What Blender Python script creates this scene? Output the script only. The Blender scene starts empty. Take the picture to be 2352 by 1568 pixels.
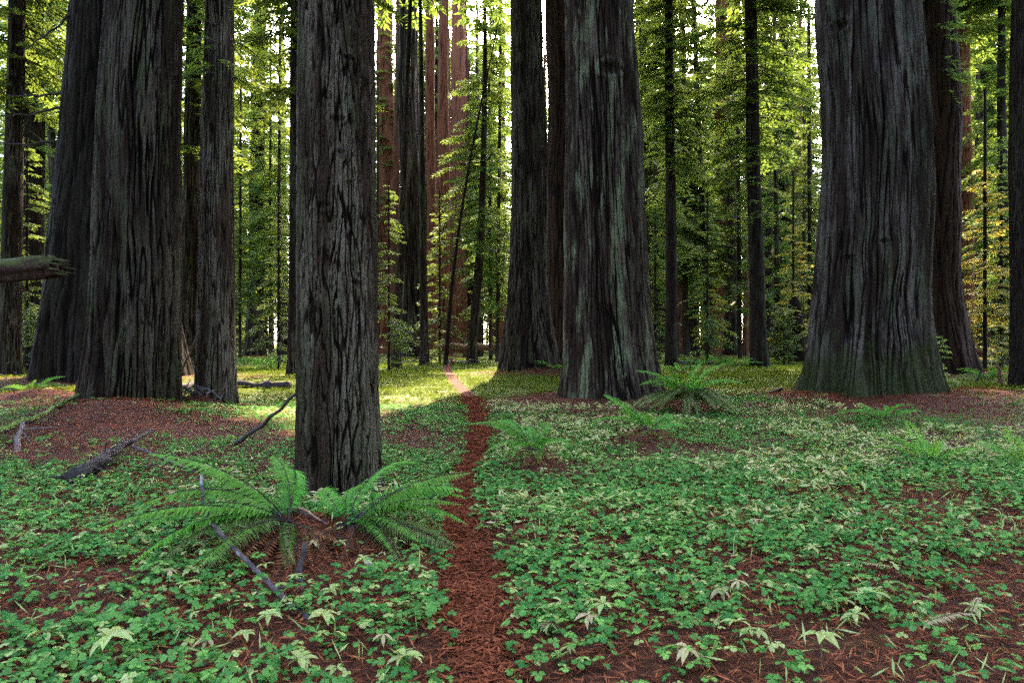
import bpy, math, random
import numpy as np
from mathutils import Vector

# ------------------------------------------------------------------ camera, sky, sun, exposure
sc = bpy.context.scene
COL = sc.collection
EYE = 1.5                     # metres above the forest floor
F = 1568.0                    # focal length in units of a 2352-wide picture (24 mm lens)
cam = bpy.data.cameras.new('camera')
cam.lens = 24.0; cam.sensor_width = 36.0; cam.clip_start = 0.05; cam.clip_end = 1500
cam_ob = bpy.data.objects.new('camera', cam); COL.objects.link(cam_ob)
cam_ob.location = (0, 0, EYE); cam_ob.rotation_euler = (math.radians(90), 0, 0)
sc.camera = cam_ob

SUN_EL, SUN_AZ = math.radians(40), math.radians(9)     # ahead of the camera, a little to the right
world = bpy.data.worlds.new('World'); sc.world = world; world.use_nodes = True
wn = world.node_tree
sky = wn.nodes.new('ShaderNodeTexSky'); sky.sky_type = 'NISHITA'; sky.sun_disc = False
sky.air_density = 0.6; sky.dust_density = 2.5; sky.ozone_density = 0.3
sky.sun_elevation = SUN_EL; sky.sun_rotation = SUN_AZ
wn.links.new(sky.outputs[0], wn.nodes['Background'].inputs[0])
wn.nodes['Background'].inputs[1].default_value = 0.15
sun = bpy.data.lights.new('sun', 'SUN'); sun.energy = 2.0; sun.angle = math.radians(0.5); sun.color = (1.0, 0.86, 0.62)
sun_ob = bpy.data.objects.new('sun', sun); COL.objects.link(sun_ob)
sdir = Vector((math.sin(SUN_AZ)*math.cos(SUN_EL), math.cos(SUN_AZ)*math.cos(SUN_EL), math.sin(SUN_EL)))
sun_ob.rotation_euler = sdir.to_track_quat('Z', 'Y').to_euler(); sun_ob.location = (0, 0, 80)
sc.view_settings.view_transform = 'Standard'; sc.view_settings.look = 'None'
sc.view_settings.exposure = 4.35; sc.view_settings.gamma = 1.0; sc.view_settings.use_curve_mapping = False
sc.cycles.max_bounces = 6; sc.cycles.diffuse_bounces = 3; sc.cycles.glossy_bounces = 2; sc.cycles.transmission_bounces = 4
sc.cycles.transparent_max_bounces = 4; sc.cycles.volume_bounces = 0
sc.cycles.sample_clamp_indirect = 4.0
sc.cycles.use_denoising = False

# ------------------------------------------------------------------ noise
_r = np.random.RandomState(7)
_P = _r.permutation(256); _P = np.concatenate([_P, _P, _P])
_G = _r.normal(size=(256, 3)); _G /= np.linalg.norm(_G, axis=1)[:, None]
def perlin(x, y, z=0.0, seed=0):
    x, y, z = np.broadcast_arrays(np.asarray(x, float), np.asarray(y, float), np.asarray(z, float))
    x = x + seed*17.31; y = y + seed*7.77
    xi = np.floor(x).astype(int); yi = np.floor(y).astype(int); zi = np.floor(z).astype(int)
    xf, yf, zf = x-xi, y-yi, z-zi
    u = xf*xf*xf*(xf*(xf*6-15)+10); v = yf*yf*yf*(yf*(yf*6-15)+10); w = zf*zf*zf*(zf*(zf*6-15)+10)
    def g(i, j, k):
        h = _P[_P[_P[(xi+i) & 255]+((yi+j) & 255)]+((zi+k) & 255)]
        gr = _G[h]
        return gr[..., 0]*(xf-i)+gr[..., 1]*(yf-j)+gr[..., 2]*(zf-k)
    a = g(0,0,0); b = g(1,0,0); c = g(0,1,0); d = g(1,1,0)
    e = g(0,0,1); f = g(1,0,1); gg = g(0,1,1); h = g(1,1,1)
    x1 = a+u*(b-a); x2 = c+u*(d-c); y1 = x1+v*(x2-x1)
    x1 = e+u*(f-e); x2 = gg+u*(h-gg); y2 = x1+v*(x2-x1)
    return (y1+w*(y2-y1))*1.5
def smooth(a, b, x):
    t = np.clip((x-a)/(b-a), 0, 1); return t*t*(3-2*t)

# ------------------------------------------------------------------ object helpers
def mesh_obj(name, verts, faces, mats, parent=None, attrs=None, smooth_faces=False, mat_idx=None):
    me = make_mesh(name, verts, faces, mats, attrs, smooth_faces, mat_idx)
    return put(name, me, parent)
def make_mesh(name, verts, faces, mats, attrs=None, smooth_faces=False, mat_idx=None):
    me = bpy.data.meshes.new(name)
    verts = np.asarray(verts, np.float32)
    if isinstance(faces, np.ndarray):
        n, k = faces.shape
        me.vertices.add(len(verts)); me.vertices.foreach_set('co', verts.ravel())
        me.loops.add(n*k); me.loops.foreach_set('vertex_index', faces.astype(np.int32).ravel())
        me.polygons.add(n); me.polygons.foreach_set('loop_start', np.arange(0, n*k, k, dtype=np.int32))
        me.update(calc_edges=True)
    else:
        me.from_pydata(verts.tolist(), [], faces)
    for m in (mats if isinstance(mats, (list, tuple)) else [mats]):
        me.materials.append(m)
    if mat_idx is not None:
        me.polygons.foreach_set('material_index', np.asarray(mat_idx, np.int32))
    if smooth_faces:
        me.polygons.foreach_set('use_smooth', np.ones(len(me.polygons), bool))
    for k, a in (attrs or {}).items():
        at = me.attributes.new(k, 'FLOAT', 'POINT'); at.data.foreach_set('value', np.asarray(a, np.float32))
    me.update()
    return me
def put(name, me, parent=None, loc=(0, 0, 0), rot=(0, 0, 0), scale=1.0):
    o = bpy.data.objects.new(name, me); COL.objects.link(o)
    o.location = loc; o.rotation_euler = rot
    o.scale = (scale,)*3 if not hasattr(scale, '__len__') else scale
    if parent is not None: o.parent = parent
    return o
def tag(o, label=None, cat=None, group=None, kind=None):
    if label: o['label'] = label
    if cat: o['category'] = cat
    if group: o['group'] = group
    if kind: o['kind'] = kind
    return o
def thing(name, label, cat, loc=(0, 0, 0), rz=0.0, group=None):
    o = bpy.data.objects.new(name, None); COL.objects.link(o); o.empty_display_size = 0.3
    o.location = loc; o.rotation_euler = (0, 0, rz)
    return tag(o, label, cat, group)

# ------------------------------------------------------------------ materials
def mat(name):
    m = bpy.data.materials.new(name); m.use_nodes = True
    nt = m.node_tree; nt.nodes.clear()
    return m, nt
def N(nt, typ, **kw):
    n = nt.nodes.new(typ)
    for k, v in kw.items():
        if k.startswith('i_'): n.inputs[k[2:].replace('_', ' ')].default_value = v
        elif k.startswith('n_'): n.inputs[int(k[2:])].default_value = v
        else: setattr(n, k, v)
    return n
def L(nt, a, b): nt.links.new(a, b)
def c4(c): return (c[0], c[1], c[2], 1.0)
def noise(nt, coord, scale, detail=3.0, rough=0.55, sc3=None):
    if sc3:
        mp = N(nt, 'ShaderNodeMapping'); mp.inputs['Scale'].default_value = sc3
        L(nt, coord, mp.inputs['Vector']); coord = mp.outputs[0]
    n = N(nt, 'ShaderNodeTexNoise'); n.inputs['Scale'].default_value = scale
    n.inputs['Detail'].default_value = detail; n.inputs['Roughness'].default_value = rough
    L(nt, coord, n.inputs['Vector']); return n.outputs['Fac']
def ramp(nt, fac, stops):
    r = N(nt, 'ShaderNodeValToRGB'); e = r.color_ramp.elements
    while len(e) < len(stops): e.new(0.5)
    for k, (p, c) in enumerate(stops):
        e[k].position = p; e[k].color = c4(c) if hasattr(c, '__len__') else (c, c, c, 1)
    L(nt, fac, r.inputs[0]); return r.outputs[0]
def mixc(nt, fac, a, b, mode='MIX'):
    m = N(nt, 'ShaderNodeMix', data_type='RGBA', blend_type=mode)
    for s, v in ((m.inputs[0], fac), (m.inputs[6], a), (m.inputs[7], b)):
        if isinstance(v, (int, float)): s.default_value = v
        elif isinstance(v, tuple): s.default_value = c4(v)
        else: L(nt, v, s)
    return m.outputs[2]
def mathn(nt, op, a, b=0.0):
    m = N(nt, 'ShaderNodeMath', operation=op, use_clamp=False)
    for s, v in ((m.inputs[0], a), (m.inputs[1], b)):
        if isinstance(v, (int, float)): s.default_value = v
        else: L(nt, v, s)
    return m.outputs[0]
def bsdf_out(nt, color, rough=0.85, bump=None, bump_d=0.02, bump_s=0.6, spec=0.3):
    b = N(nt, 'ShaderNodeBsdfPrincipled'); b.inputs['Roughness'].default_value = rough
    b.inputs['Specular IOR Level'].default_value = spec
    L(nt, color, b.inputs['Base Color'])
    if bump is not None:
        bn = N(nt, 'ShaderNodeBump'); bn.inputs['Strength'].default_value = bump_s; bn.inputs['Distance'].default_value = bump_d
        L(nt, bump, bn.inputs['Height']); L(nt, bn.outputs[0], b.inputs['Normal'])
    o = N(nt, 'ShaderNodeOutputMaterial'); L(nt, b.outputs[0], o.inputs[0]); return b

def make_bark(name, deep, face, grey, lichen, lich_amt=0.4, moss_h=0.0, scale=1.0, grey_amt=0.5):
    """deep: colour in the furrows, face: fresh bark, grey: weathered ridge tops, lichen: crust that grows on the ridges"""
    m, nt = mat(name)
    tc = N(nt, 'ShaderNodeTexCoord').outputs['Object']
    at = N(nt, 'ShaderNodeAttribute', attribute_name='ridge').outputs['Fac']
    fib = noise(nt, tc, 1.0, 5, 0.65, (26*scale, 26*scale, 1.6*scale))
    fin = noise(nt, tc, 1.0, 4, 0.7, (70*scale, 70*scale, 9*scale))
    big = noise(nt, tc, 1.0, 5, 0.65, (2.2*scale, 2.2*scale, 0.22*scale))
    lic = noise(nt, tc, 1.0, 5, 0.62, (3.0*scale, 3.0*scale, 0.55*scale))
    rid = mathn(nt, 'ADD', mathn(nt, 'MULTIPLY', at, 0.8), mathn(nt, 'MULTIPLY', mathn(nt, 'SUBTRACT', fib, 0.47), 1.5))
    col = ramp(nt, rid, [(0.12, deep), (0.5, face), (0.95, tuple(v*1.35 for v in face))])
    gm = mathn(nt, 'MULTIPLY', ramp(nt, big, [(0.44, 0.0), (0.60, 1.0)]), mathn(nt, 'MULTIPLY', ramp(nt, rid, [(0.50, 0.0), (0.92, 1.0)]), grey_amt*1.6))
    gm = mathn(nt, 'MINIMUM', gm, 0.95)
    col = mixc(nt, gm, col, grey)
    lm = mathn(nt, 'MULTIPLY', ramp(nt, lic, [(0.50, 0.0), (0.62, 1.0)]), ramp(nt, rid, [(0.40, 0.0), (0.70, 1.0)]))
    lm = mathn(nt, 'MULTIPLY', lm, lich_amt)
    col = mixc(nt, lm, col, lichen)
    if moss_h > 0:
        sz = N(nt, 'ShaderNodeSeparateXYZ'); L(nt, tc, sz.inputs[0])
        mz = mathn(nt, 'DIVIDE', sz.outputs[2], moss_h)
        mn = noise(nt, tc, 1.6, 5, 0.65)
        mk = ramp(nt, mathn(nt, 'SUBTRACT', mathn(nt, 'ADD', mn, 0.28), mathn(nt, 'MULTIPLY', mz, 0.28)), [(0.54, 0.0), (0.68, 0.7)])
        col = mixc(nt, mk, col, mixc(nt, fin, (0.012, 0.02, 0.006), (0.05, 0.06, 0.014)))
    col = mixc(nt, mathn(nt, 'MULTIPLY', ramp(nt, fin, [(0.3, 1.0), (0.6, 0.0)]), 0.45), col, (0.012, 0.009, 0.008))
    h = mathn(nt, 'ADD', mathn(nt, 'MULTIPLY', fib, 1.0), mathn(nt, 'MULTIPLY', fin, 0.5))
    bsdf_out(nt, col, 0.92, h, 0.03/scale**0.5, 0.85, 0.05)
    return m

def make_leaf(name, c0, c1, trans, tmix=0.45, gloss=0.04, hue=0.03, val=0.35):
    m, nt = mat(name)
    at = N(nt, 'ShaderNodeAttribute', attribute_name='tone').outputs['Fac']
    oi = N(nt, 'ShaderNodeObjectInfo').outputs['Random']
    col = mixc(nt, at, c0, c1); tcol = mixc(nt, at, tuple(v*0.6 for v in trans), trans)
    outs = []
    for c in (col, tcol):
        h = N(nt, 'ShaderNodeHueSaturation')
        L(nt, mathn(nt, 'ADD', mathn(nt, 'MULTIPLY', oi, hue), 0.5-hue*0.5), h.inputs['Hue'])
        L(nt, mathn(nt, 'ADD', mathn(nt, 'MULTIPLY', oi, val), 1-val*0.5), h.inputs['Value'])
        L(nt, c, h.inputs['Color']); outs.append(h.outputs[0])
    d = N(nt, 'ShaderNodeBsdfDiffuse'); t = N(nt, 'ShaderNodeBsdfTranslucent'); g = N(nt, 'ShaderNodeBsdfGlossy')
    g.inputs['Roughness'].default_value = 0.45
    L(nt, outs[0], d.inputs[0]); L(nt, outs[1], t.inputs[0])
    m1 = N(nt, 'ShaderNodeMixShader'); m1.inputs[0].default_value = tmix
    L(nt, d.outputs[0], m1.inputs[1]); L(nt, t.outputs[0], m1.inputs[2])
    m2 = N(nt, 'ShaderNodeMixShader'); m2.inputs[0].default_value = gloss
    L(nt, m1.outputs[0], m2.inputs[1]); L(nt, g.outputs[0], m2.inputs[2])
    o = N(nt, 'ShaderNodeOutputMaterial'); L(nt, m2.outputs[0], o.inputs[0])
    return m

def make_wood(name, a, b, moss=0.0, spots=0.0):
    m, nt = mat(name)
    tc = N(nt, 'ShaderNodeTexCoord').outputs['Object']
    f = noise(nt, tc, 14.0, 5, 0.65); g = noise(nt, tc, 3.0, 4, 0.6); s = noise(nt, tc, 40.0, 3, 0.6)
    col = ramp(nt, f, [(0.3, a), (0.7, b)])
    if spots: col = mixc(nt, mathn(nt, 'MULTIPLY', ramp(nt, g, [(0.55, 0.0), (0.62, 1.0)]), spots), col, (0.42, 0.44, 0.43))
    if moss:
        gm = N(nt, 'ShaderNodeNewGeometry'); sx = N(nt, 'ShaderNodeSeparateXYZ'); L(nt, gm.outputs['Normal'], sx.inputs[0])
        k = mathn(nt, 'ADD', mathn(nt, 'MULTIPLY', sx.outputs[2], 0.5), mathn(nt, 'MULTIPLY', g, 0.9))
        col = mixc(nt, mathn(nt, 'MULTIPLY', ramp(nt, k, [(0.45, 0.0), (0.75, 1.0)]), moss), col, mixc(nt, s, (0.05, 0.09, 0.012), (0.14, 0.20, 0.03)))
    bsdf_out(nt, col, 0.9, f, 0.012, 0.8, 0.15)
    return m

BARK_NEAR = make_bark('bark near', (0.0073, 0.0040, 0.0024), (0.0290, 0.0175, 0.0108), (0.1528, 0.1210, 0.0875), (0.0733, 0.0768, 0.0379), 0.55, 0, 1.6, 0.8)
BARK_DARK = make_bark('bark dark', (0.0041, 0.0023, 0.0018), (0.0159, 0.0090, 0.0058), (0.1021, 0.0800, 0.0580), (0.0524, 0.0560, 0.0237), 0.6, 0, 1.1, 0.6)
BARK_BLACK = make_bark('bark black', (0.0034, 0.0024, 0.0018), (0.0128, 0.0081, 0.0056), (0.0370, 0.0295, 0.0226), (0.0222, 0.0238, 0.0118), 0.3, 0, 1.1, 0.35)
BARK_LICHEN = make_bark('bark lichen', (0.0047, 0.0027, 0.0018), (0.0187, 0.0099, 0.0062), (0.1131, 0.0836, 0.0584), (0.1364, 0.1381, 0.0730), 1.0, 0, 1.1, 0.45)
BARK_GIANT = make_bark('bark giant', (0.0041, 0.0027, 0.0018), (0.0206, 0.0122, 0.0085), (0.1397, 0.1105, 0.0889), (0.0865, 0.0932, 0.0540), 0.55, 1.7, 1.0, 0.6)
BARK_MID = make_bark('bark mid', (0.0040, 0.0024, 0.0018), (0.0167, 0.0105, 0.0076), (0.0468, 0.0371, 0.0273), (0.0296, 0.0333, 0.0170), 0.4, 0, 0.9, 0.5)
BARK_BROWN = make_bark('bark brown', (0.0040, 0.0024, 0.0018), (0.0207, 0.0090, 0.0052), (0.0444, 0.0286, 0.0197), (0.0246, 0.0262, 0.0132), 0.3, 0, 0.9, 0.4)
BARK_RUST = make_bark('bark rust', (0.016, 0.007, 0.004), (0.080, 0.031, 0.017), (0.080, 0.048, 0.032), (0.05, 0.05, 0.025), 0.2, 0, 0.8, 0.35)
BARK_RED_SUNLIT = make_bark('bark red', (0.0239, 0.0072, 0.0036), (0.1272, 0.0419, 0.0200), (0.1197, 0.0615, 0.0357), (0.0748, 0.0723, 0.0392), 0.15, 0, 0.7, 0.3)  # reddish bark with warm sunlight painted into its colour
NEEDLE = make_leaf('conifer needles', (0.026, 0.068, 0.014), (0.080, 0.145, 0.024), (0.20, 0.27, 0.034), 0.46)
NEEDLE_BRIGHT = make_leaf('bright needles', (0.07, 0.15, 0.03), (0.16, 0.24, 0.04), (0.26, 0.34, 0.05), 0.5)
MAPLE = make_leaf('maple leaves', (0.16, 0.20, 0.03), (0.38, 0.34, 0.04), (0.45, 0.38, 0.05), 0.5)
CLOVER = make_leaf('clover leaves', (0.038, 0.168, 0.034), (0.23, 0.45, 0.085), (0.17, 0.36, 0.04), 0.3, 0.012, 0.0, 0.0)
MOSS = make_leaf('moss leaves', (0.07, 0.12, 0.018), (0.17, 0.19, 0.018), (0.18, 0.20, 0.016), 0.3, 0.0, 0.0, 0.0)
FERN = make_leaf('fern green', (0.055, 0.19, 0.020), (0.18, 0.40, 0.045), (0.14, 0.32, 0.04), 0.35, 0.015, 0.03, 0.4)
FERN_BRIGHT = make_leaf('fern bright', (0.10, 0.26, 0.025), (0.24, 0.48, 0.05), (0.2, 0.4, 0.04), 0.35, 0.04, 0.03, 0.3)
FERN_OLIVE = make_leaf('fern olive', (0.08, 0.14, 0.03), (0.24, 0.26, 0.08), (0.16, 0.18, 0.05), 0.3, 0.015, 0.03, 0.4)
FERN_DEAD = make_leaf('fern dead', (0.14, 0.048, 0.020), (0.38, 0.165, 0.075), (0.20, 0.09, 0.03), 0.25, 0.0, 0.02, 0.4)
STAR_LIME = make_leaf('star leaf lime', (0.28, 0.37, 0.085), (0.50, 0.53, 0.17), (0.42, 0.45, 0.10), 0.3, 0.04, 0.03, 0.3)
STAR_CREAM = make_leaf('star leaf cream', (0.38, 0.30, 0.12), (0.58, 0.47, 0.24), (0.5, 0.4, 0.15), 0.25, 0.03, 0.03, 0.25)
LITTER_DULL = make_leaf('dull needle duff', (0.045, 0.013, 0.008), (0.37, 0.105, 0.046), (0.10, 0.03, 0.01), 0.1, 0.0, 0.0, 0.0)
LITTER = make_leaf('needle litter', (0.055, 0.017, 0.009), (0.52, 0.165, 0.068), (0.18, 0.06, 0.02), 0.12, 0.0, 0.0, 0.0)
WOOD_DARK = make_wood('dark dead wood', (0.018, 0.013, 0.012), (0.075, 0.058, 0.052))
WOOD_GREY = make_wood('grey stick', (0.06, 0.045, 0.045), (0.20, 0.16, 0.15))
WOOD_SPOT = make_wood('lichen spotted stick', (0.035, 0.025, 0.030), (0.13, 0.095, 0.095), 0, 0.95)
WOOD_RED = make_wood('red fallen wood', (0.05, 0.020, 0.012), (0.20, 0.085, 0.05), 0.25)
WOOD_MOSS = make_wood('mossy wood', (0.03, 0.02, 0.012), (0.10, 0.07, 0.045), 0.95)
WOOD_PALE = make_wood('pale split wood', (0.25, 0.14, 0.07), (0.50, 0.33, 0.19))
LIMB = make_wood('limb bark', (0.022, 0.017, 0.014), (0.07, 0.055, 0.045))

def ground_material():
    m, nt = mat('forest floor')
    tc = N(nt, 'ShaderNodeTexCoord').outputs['Object']
    a = noise(nt, tc, 22.0, 6, 0.7); b = noise(nt, tc, 2.2, 5, 0.6); c = noise(nt, tc, 70.0, 4, 0.7); d = noise(nt, tc, 0.35, 4, 0.6)
    mo = N(nt, 'ShaderNodeAttribute', attribute_name='moss').outputs['Fac']
    duff = ramp(nt, a, [(0.25, (0.022, 0.008, 0.006)), (0.5, (0.100, 0.034, 0.018)), (0.78, (0.26, 0.090, 0.040))])
    green = mixc(nt, c, (0.035, 0.062, 0.010), (0.17, 0.19, 0.026))
    k = mathn(nt, 'ADD', mo, mathn(nt, 'MULTIPLY', mathn(nt, 'SUBTRACT', mathn(nt, 'ADD', b, d), 1.0), 1.3))
    col = mixc(nt, ramp(nt, k, [(0.35, 0.0), (0.65, 1.0)]), duff, green)
    h = mathn(nt, 'ADD', a, mathn(nt, 'MULTIPLY', c, 0.6))
    bsdf_out(nt, col, 0.95, h, 0.05, 1.0, 0.1)
    return m
def path_material():
    m, nt = mat('red needle path')
    tc = N(nt, 'ShaderNodeTexCoord').outputs['Object']
    a = noise(nt, tc, 30.0, 6, 0.7); c = noise(nt, tc, 90.0, 4, 0.7); b = noise(nt, tc, 3.0, 4, 0.6)
    col = ramp(nt, a, [(0.25, (0.035, 0.010, 0.007)), (0.5, (0.140, 0.040, 0.021)), (0.75, (0.30, 0.095, 0.046))])
    col = mixc(nt, mathn(nt, 'MULTIPLY', b, 0.5), col, (0.05, 0.018, 0.014))
    bsdf_out(nt, col, 0.95, mathn(nt, 'ADD', a, mathn(nt, 'MULTIPLY', c, 0.5)), 0.04, 1.0, 0.1)
    return m
GROUND_M, PATH_M = ground_material(), path_material()

# ------------------------------------------------------------------ the lie of the land
def gx(px, d): return (px-1176.0)/F*d
def dist(py): return EYE*F/(py-784.0)
PATH_PX = [(1105, 1750, 230), (1100, 1568, 180), (1098, 1450, 168), (1082, 1300, 146), (1063, 1230, 104), (1050, 1165, 84), (1058, 1105, 70), (1076, 1061, 60), (1093, 1020, 56), (1102, 980, 54),
           (1096, 945, 50), (1078, 905, 42), (1045, 872, 34), (1028, 852, 26), (1030, 838, 20), (1040, 829, 15), (1036, 822, 10)]
_pd = np.array([dist(p[1]) for p in PATH_PX]); _px = np.array([gx(p[0], dist(p[1])) for p in PATH_PX]); _pw = np.array([p[2]/F*dist(p[1]) for p in PATH_PX])
_pd = np.concatenate([[-6.0], _pd]); _px = np.concatenate([[-0.1], _px]); _pw = np.concatenate([[0.4], _pw])
def _cub(x, xp, yp):                       # smooth interpolation along the path
    i = np.clip(np.searchsorted(xp, x)-1, 0, len(xp)-2); t = np.clip((x-xp[i])/(xp[i+1]-xp[i]), 0, 1)
    m = np.gradient(yp, xp); h = xp[i+1]-xp[i]
    return (2*t**3-3*t**2+1)*yp[i]+(t**3-2*t**2+t)*h*m[i]+(-2*t**3+3*t**2)*yp[i+1]+(t**3-t**2)*h*m[i+1]
def path_x(y): return _cub(np.asarray(y, float), _pd, _px)+0.05*perlin(np.asarray(y)*0.9, 3.3)
def path_w(y): return 0.9*np.interp(y, _pd, _pw)*(1+0.35*perlin(np.asarray(y)*1.7, 9.1))
PATH_END = _pd[-1]
MOUNDS = []                                # x, y, radius, height of needle duff round the trunks (filled with the trees)
def ground_h(x, y, mounds=True):
    x = np.asarray(x, float); y = np.asarray(y, float)
    r = np.hypot(x, y)
    h = 0.16*perlin(x/7.0, y/7.0, 0.3)*smooth(2, 9, r)+0.035*perlin(x/1.3, y/1.3, 2.2)+0.012*perlin(x/0.3, y/0.3, 5.1)
    h = h+0.25*perlin(x/30.0, y/30.0, 7.5)*smooth(25, 60, r)
    on = (y < PATH_END+1)
    h = h-0.05*np.exp(-((x-path_x(y))/(0.5*path_w(y)+0.12))**2)*on
    if mounds:
        for mx, my, mr, mh in MOUNDS:
            h = h+mh*np.exp(-((x-mx)**2+(y-my)**2)/mr**2)
    return h
def gz(x, y): return float(ground_h(x, y))

# ------------------------------------------------------------------ trunks
# name, label, base px, eye-level width px, top px, top width px, distance, flare, flare height, bark, ridges, depth, res(cols, rows), crown
T = []
def tree(name, label, xb, wb, xt, wt, d, flare=0.25, fh=0.9, bark=None, ridges=26, amp=0.03, res=(72, 60), H=45, crown=None, group=None, opts=None, cat='tree'):
    T.append(dict(name=name, label=label, xb=xb, wb=wb, xt=xt, wt=wt, d=d, flare=flare, fh=fh, bark=bark or BARK_MID, ridges=ridges, amp=amp, res=res, H=H,
                  crown=crown, group=group, opts=opts or {}, cat=cat))
R = 'redwood_tree'
tree(R, 'foreground redwood trunk rising from the sword fern left of the path', 782, 186, 772, 168, 6.9, 0.13, 0.28, BARK_NEAR, 34, 0.034, (400, 480), 40,
     opts=dict(knots=[(0.02, 3.72, 0.042), (0.34, 4.32, 0.035), (0.10, 3.4, 0.030), (-0.30, 2.88, 0.042), (0.5, 2.15, 0.03)], flakes=1, stretch=8.0))
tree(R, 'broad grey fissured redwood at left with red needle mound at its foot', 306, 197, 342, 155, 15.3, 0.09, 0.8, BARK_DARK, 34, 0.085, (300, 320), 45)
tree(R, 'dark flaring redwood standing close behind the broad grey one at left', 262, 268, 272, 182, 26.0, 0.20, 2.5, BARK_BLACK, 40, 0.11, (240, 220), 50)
tree(R, 'straight grey trunk right of the broad left redwood with small log behind it', 498, 82, 507, 62, 17.0, 0.18, 0.7, BARK_NEAR, 26, 0.030, (200, 280), 40)
tree(R, 'dark trunk seen between the broad left redwood and the straight grey trunk', 436, 46, 446, 30, 36.0, 0.35, 0.9, BARK_DARK, 18, 0.03, (90, 120), 42, 3)
tree('conifer_tree', 'leftmost dark leaning trunk at the edge of the picture beside the hanging log', 22, 44, 38, 32, 30.0, 0.2, 0.6, BARK_DARK, 22, 0.015, (90, 130), 36, 3)
tree('conifer_tree', 'pale barked trunk second from the left edge with green sprays in front', 72, 54, 80, 42, 40.0, 0.2, 0.8, BARK_MID, 26, 0.03, (100, 110), 40, 3)
tree('conifer_tree', 'thin trunk just left of the dark flaring redwood, nearer the edge of the picture', 132, 20, 110, 14, 50.0, 0.2, 0.5, BARK_DARK, 14, 0.01, (40, 60), 34, 1)
tree('conifer_tree', 'thin trunk almost touching the left flank of the dark flaring redwood', 152, 15, 172, 14, 56.0, 0.2, 0.5, BARK_MID, 14, 0.01, (40, 60), 34, 0)
tree(R, 'left trunk of the great central trio with red duff at its foot', 1218, 88, 1211, 73, 31.0, 0.5, 2.5, BARK_DARK, 32, 0.07, (240, 260), 50)
tree(R, 'half hidden middle trunk of the great central trio', 1318, 124, 1318, 116, 37.0, 0.2, 1.6, BARK_BROWN, 26, 0.07, (150, 180), 50)
tree(R, 'great lichen streaked redwood beside the large sword fern, front of the trio', 1400, 200, 1373, 153, 17.8, 0.2, 1.0, BARK_LICHEN, 42, 0.09, (380, 340), 48,
     opts=dict(knots=[(0.25, 8.1, 0.19)], twist=0.02, warp=0.5, stretch=16))
tree(R, 'giant redwood with mossy flared base and burl, largest trunk at right', 2002, 240, 1986, 212, 18.6, 0.36, 1.1, BARK_GIANT, 54, 0.10, (420, 380), 48,
     opts=dict(burl=[(-0.10, 6.4, 0.45, 1.6, 0.15), (0.1, 3.6, 0.35, 0.6, 0.12), (-0.25, 2.9, 0.25, 0.5, 0.08), (0.3, 1.3, 0.3, 0.5, 0.12)], knots=[(-0.55, 9.6, 0.16), (-0.4, 3.55, 0.09), (0.15, 3.9, 0.08)], lobes=0.55, fdir=0.5, warp=0.3, stretch=24))
tree(R, 'tall dark redwood standing directly behind the mossy based giant', 2128, 170, 2100, 146, 31.0, 0.22, 1.8, BARK_BROWN, 34, 0.06, (200, 220), 50)
tree(R, 'rust red straight trunk right of the giant with sunny foliage beside it', 2213, 49, 2203, 42, 52.0, 0.15, 1.5, BARK_RED_SUNLIT, 26, 0.04, (110, 130), 50)
tree('conifer_tree', 'smooth dark trunk cut by the right edge of the picture', 2362, 70, 2360, 66, 23.0, 0.06, 0.5, BARK_MID, 40, 0.012, (120, 160), 38)
tree('conifer_tree', 'slim trunk with drooping sprays just left of the one at the right edge', 2308, 26, 2299, 14, 48.0, 0.2, 0.6, BARK_MID, 18, 0.015, (48, 70), 34, 1)
tree('conifer_tree', 'slanting thin dark trunk leaning against the slim one near the right edge', 2342, 12, 2318, 8, 50.0, 0.1, 0.4, BARK_DARK, 12, 0.008, (24, 40), 16)
tree('conifer_tree', 'slim dark trunk next on the right of the lichen streaked redwood', 1543, 27, 1536, 18, 40.0, 0.25, 0.6, BARK_MID, 18, 0.015, (56, 90), 36, 3)
tree('conifer_tree', 'slim trunk leaning gently left, beside the dark bush and broken snag', 1742, 36, 1721, 26, 38.0, 0.3, 0.7, BARK_MID, 20, 0.02, (64, 90), 38, 3)
tree(R, 'brown left one of the paired far redwoods behind the leaning slim trunk', 1652, 32, 1656, 26, 76.0, 0.2, 1.6, BARK_RED_SUNLIT, 20, 0.05, (48, 60), 50, 2)
tree(R, 'dark right one of the paired far redwoods behind the leaning slim trunk', 1680, 34, 1685, 27, 70.0, 0.25, 1.6, BARK_DARK, 20, 0.05, (56, 60), 50)
tree('conifer_tree', 'very thin pole-like trunk close by the right side of the paired far redwoods', 1700, 10, 1692, 7, 58.0, 0.1, 0.5, BARK_MID, 12, 0.01, (24, 40), 30, 0)
tree('conifer_tree', 'thin straight trunk right of the slim dark trunk by the lichen redwood', 1575, 13, 1570, 8, 60.0, 0.1, 0.5, BARK_MID, 12, 0.01, (24, 40), 34, 1)
tree('conifer_tree', 'thin curved trunk leaning left towards the pale sky gap', 1626, 14, 1592, 9, 60.0, 0.1, 0.5, BARK_MID, 12, 0.01, (24, 40), 34, 1)
tree(R, 'far trunk half veiled by yellow foliage left of the giant', 1806, 24, 1800, 18, 72.0, 0.2, 1.0, BARK_MID, 16, 0.03, (40, 50), 46, 2)
tree('conifer_tree', 'thin dark trunk rising behind the dark bush left of the giant', 1786, 11, 1778, 8, 52.0, 0.15, 0.5, BARK_DARK, 12, 0.01, (24, 40), 30, 0)
tree('conifer_tree', 'dark leaning trunk in front of the fluted redwood right of the foreground trunk', 912, 21, 943, 9, 40.0, 0.35, 0.6, BARK_DARK, 14, 0.012, (48, 80), 38)
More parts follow.
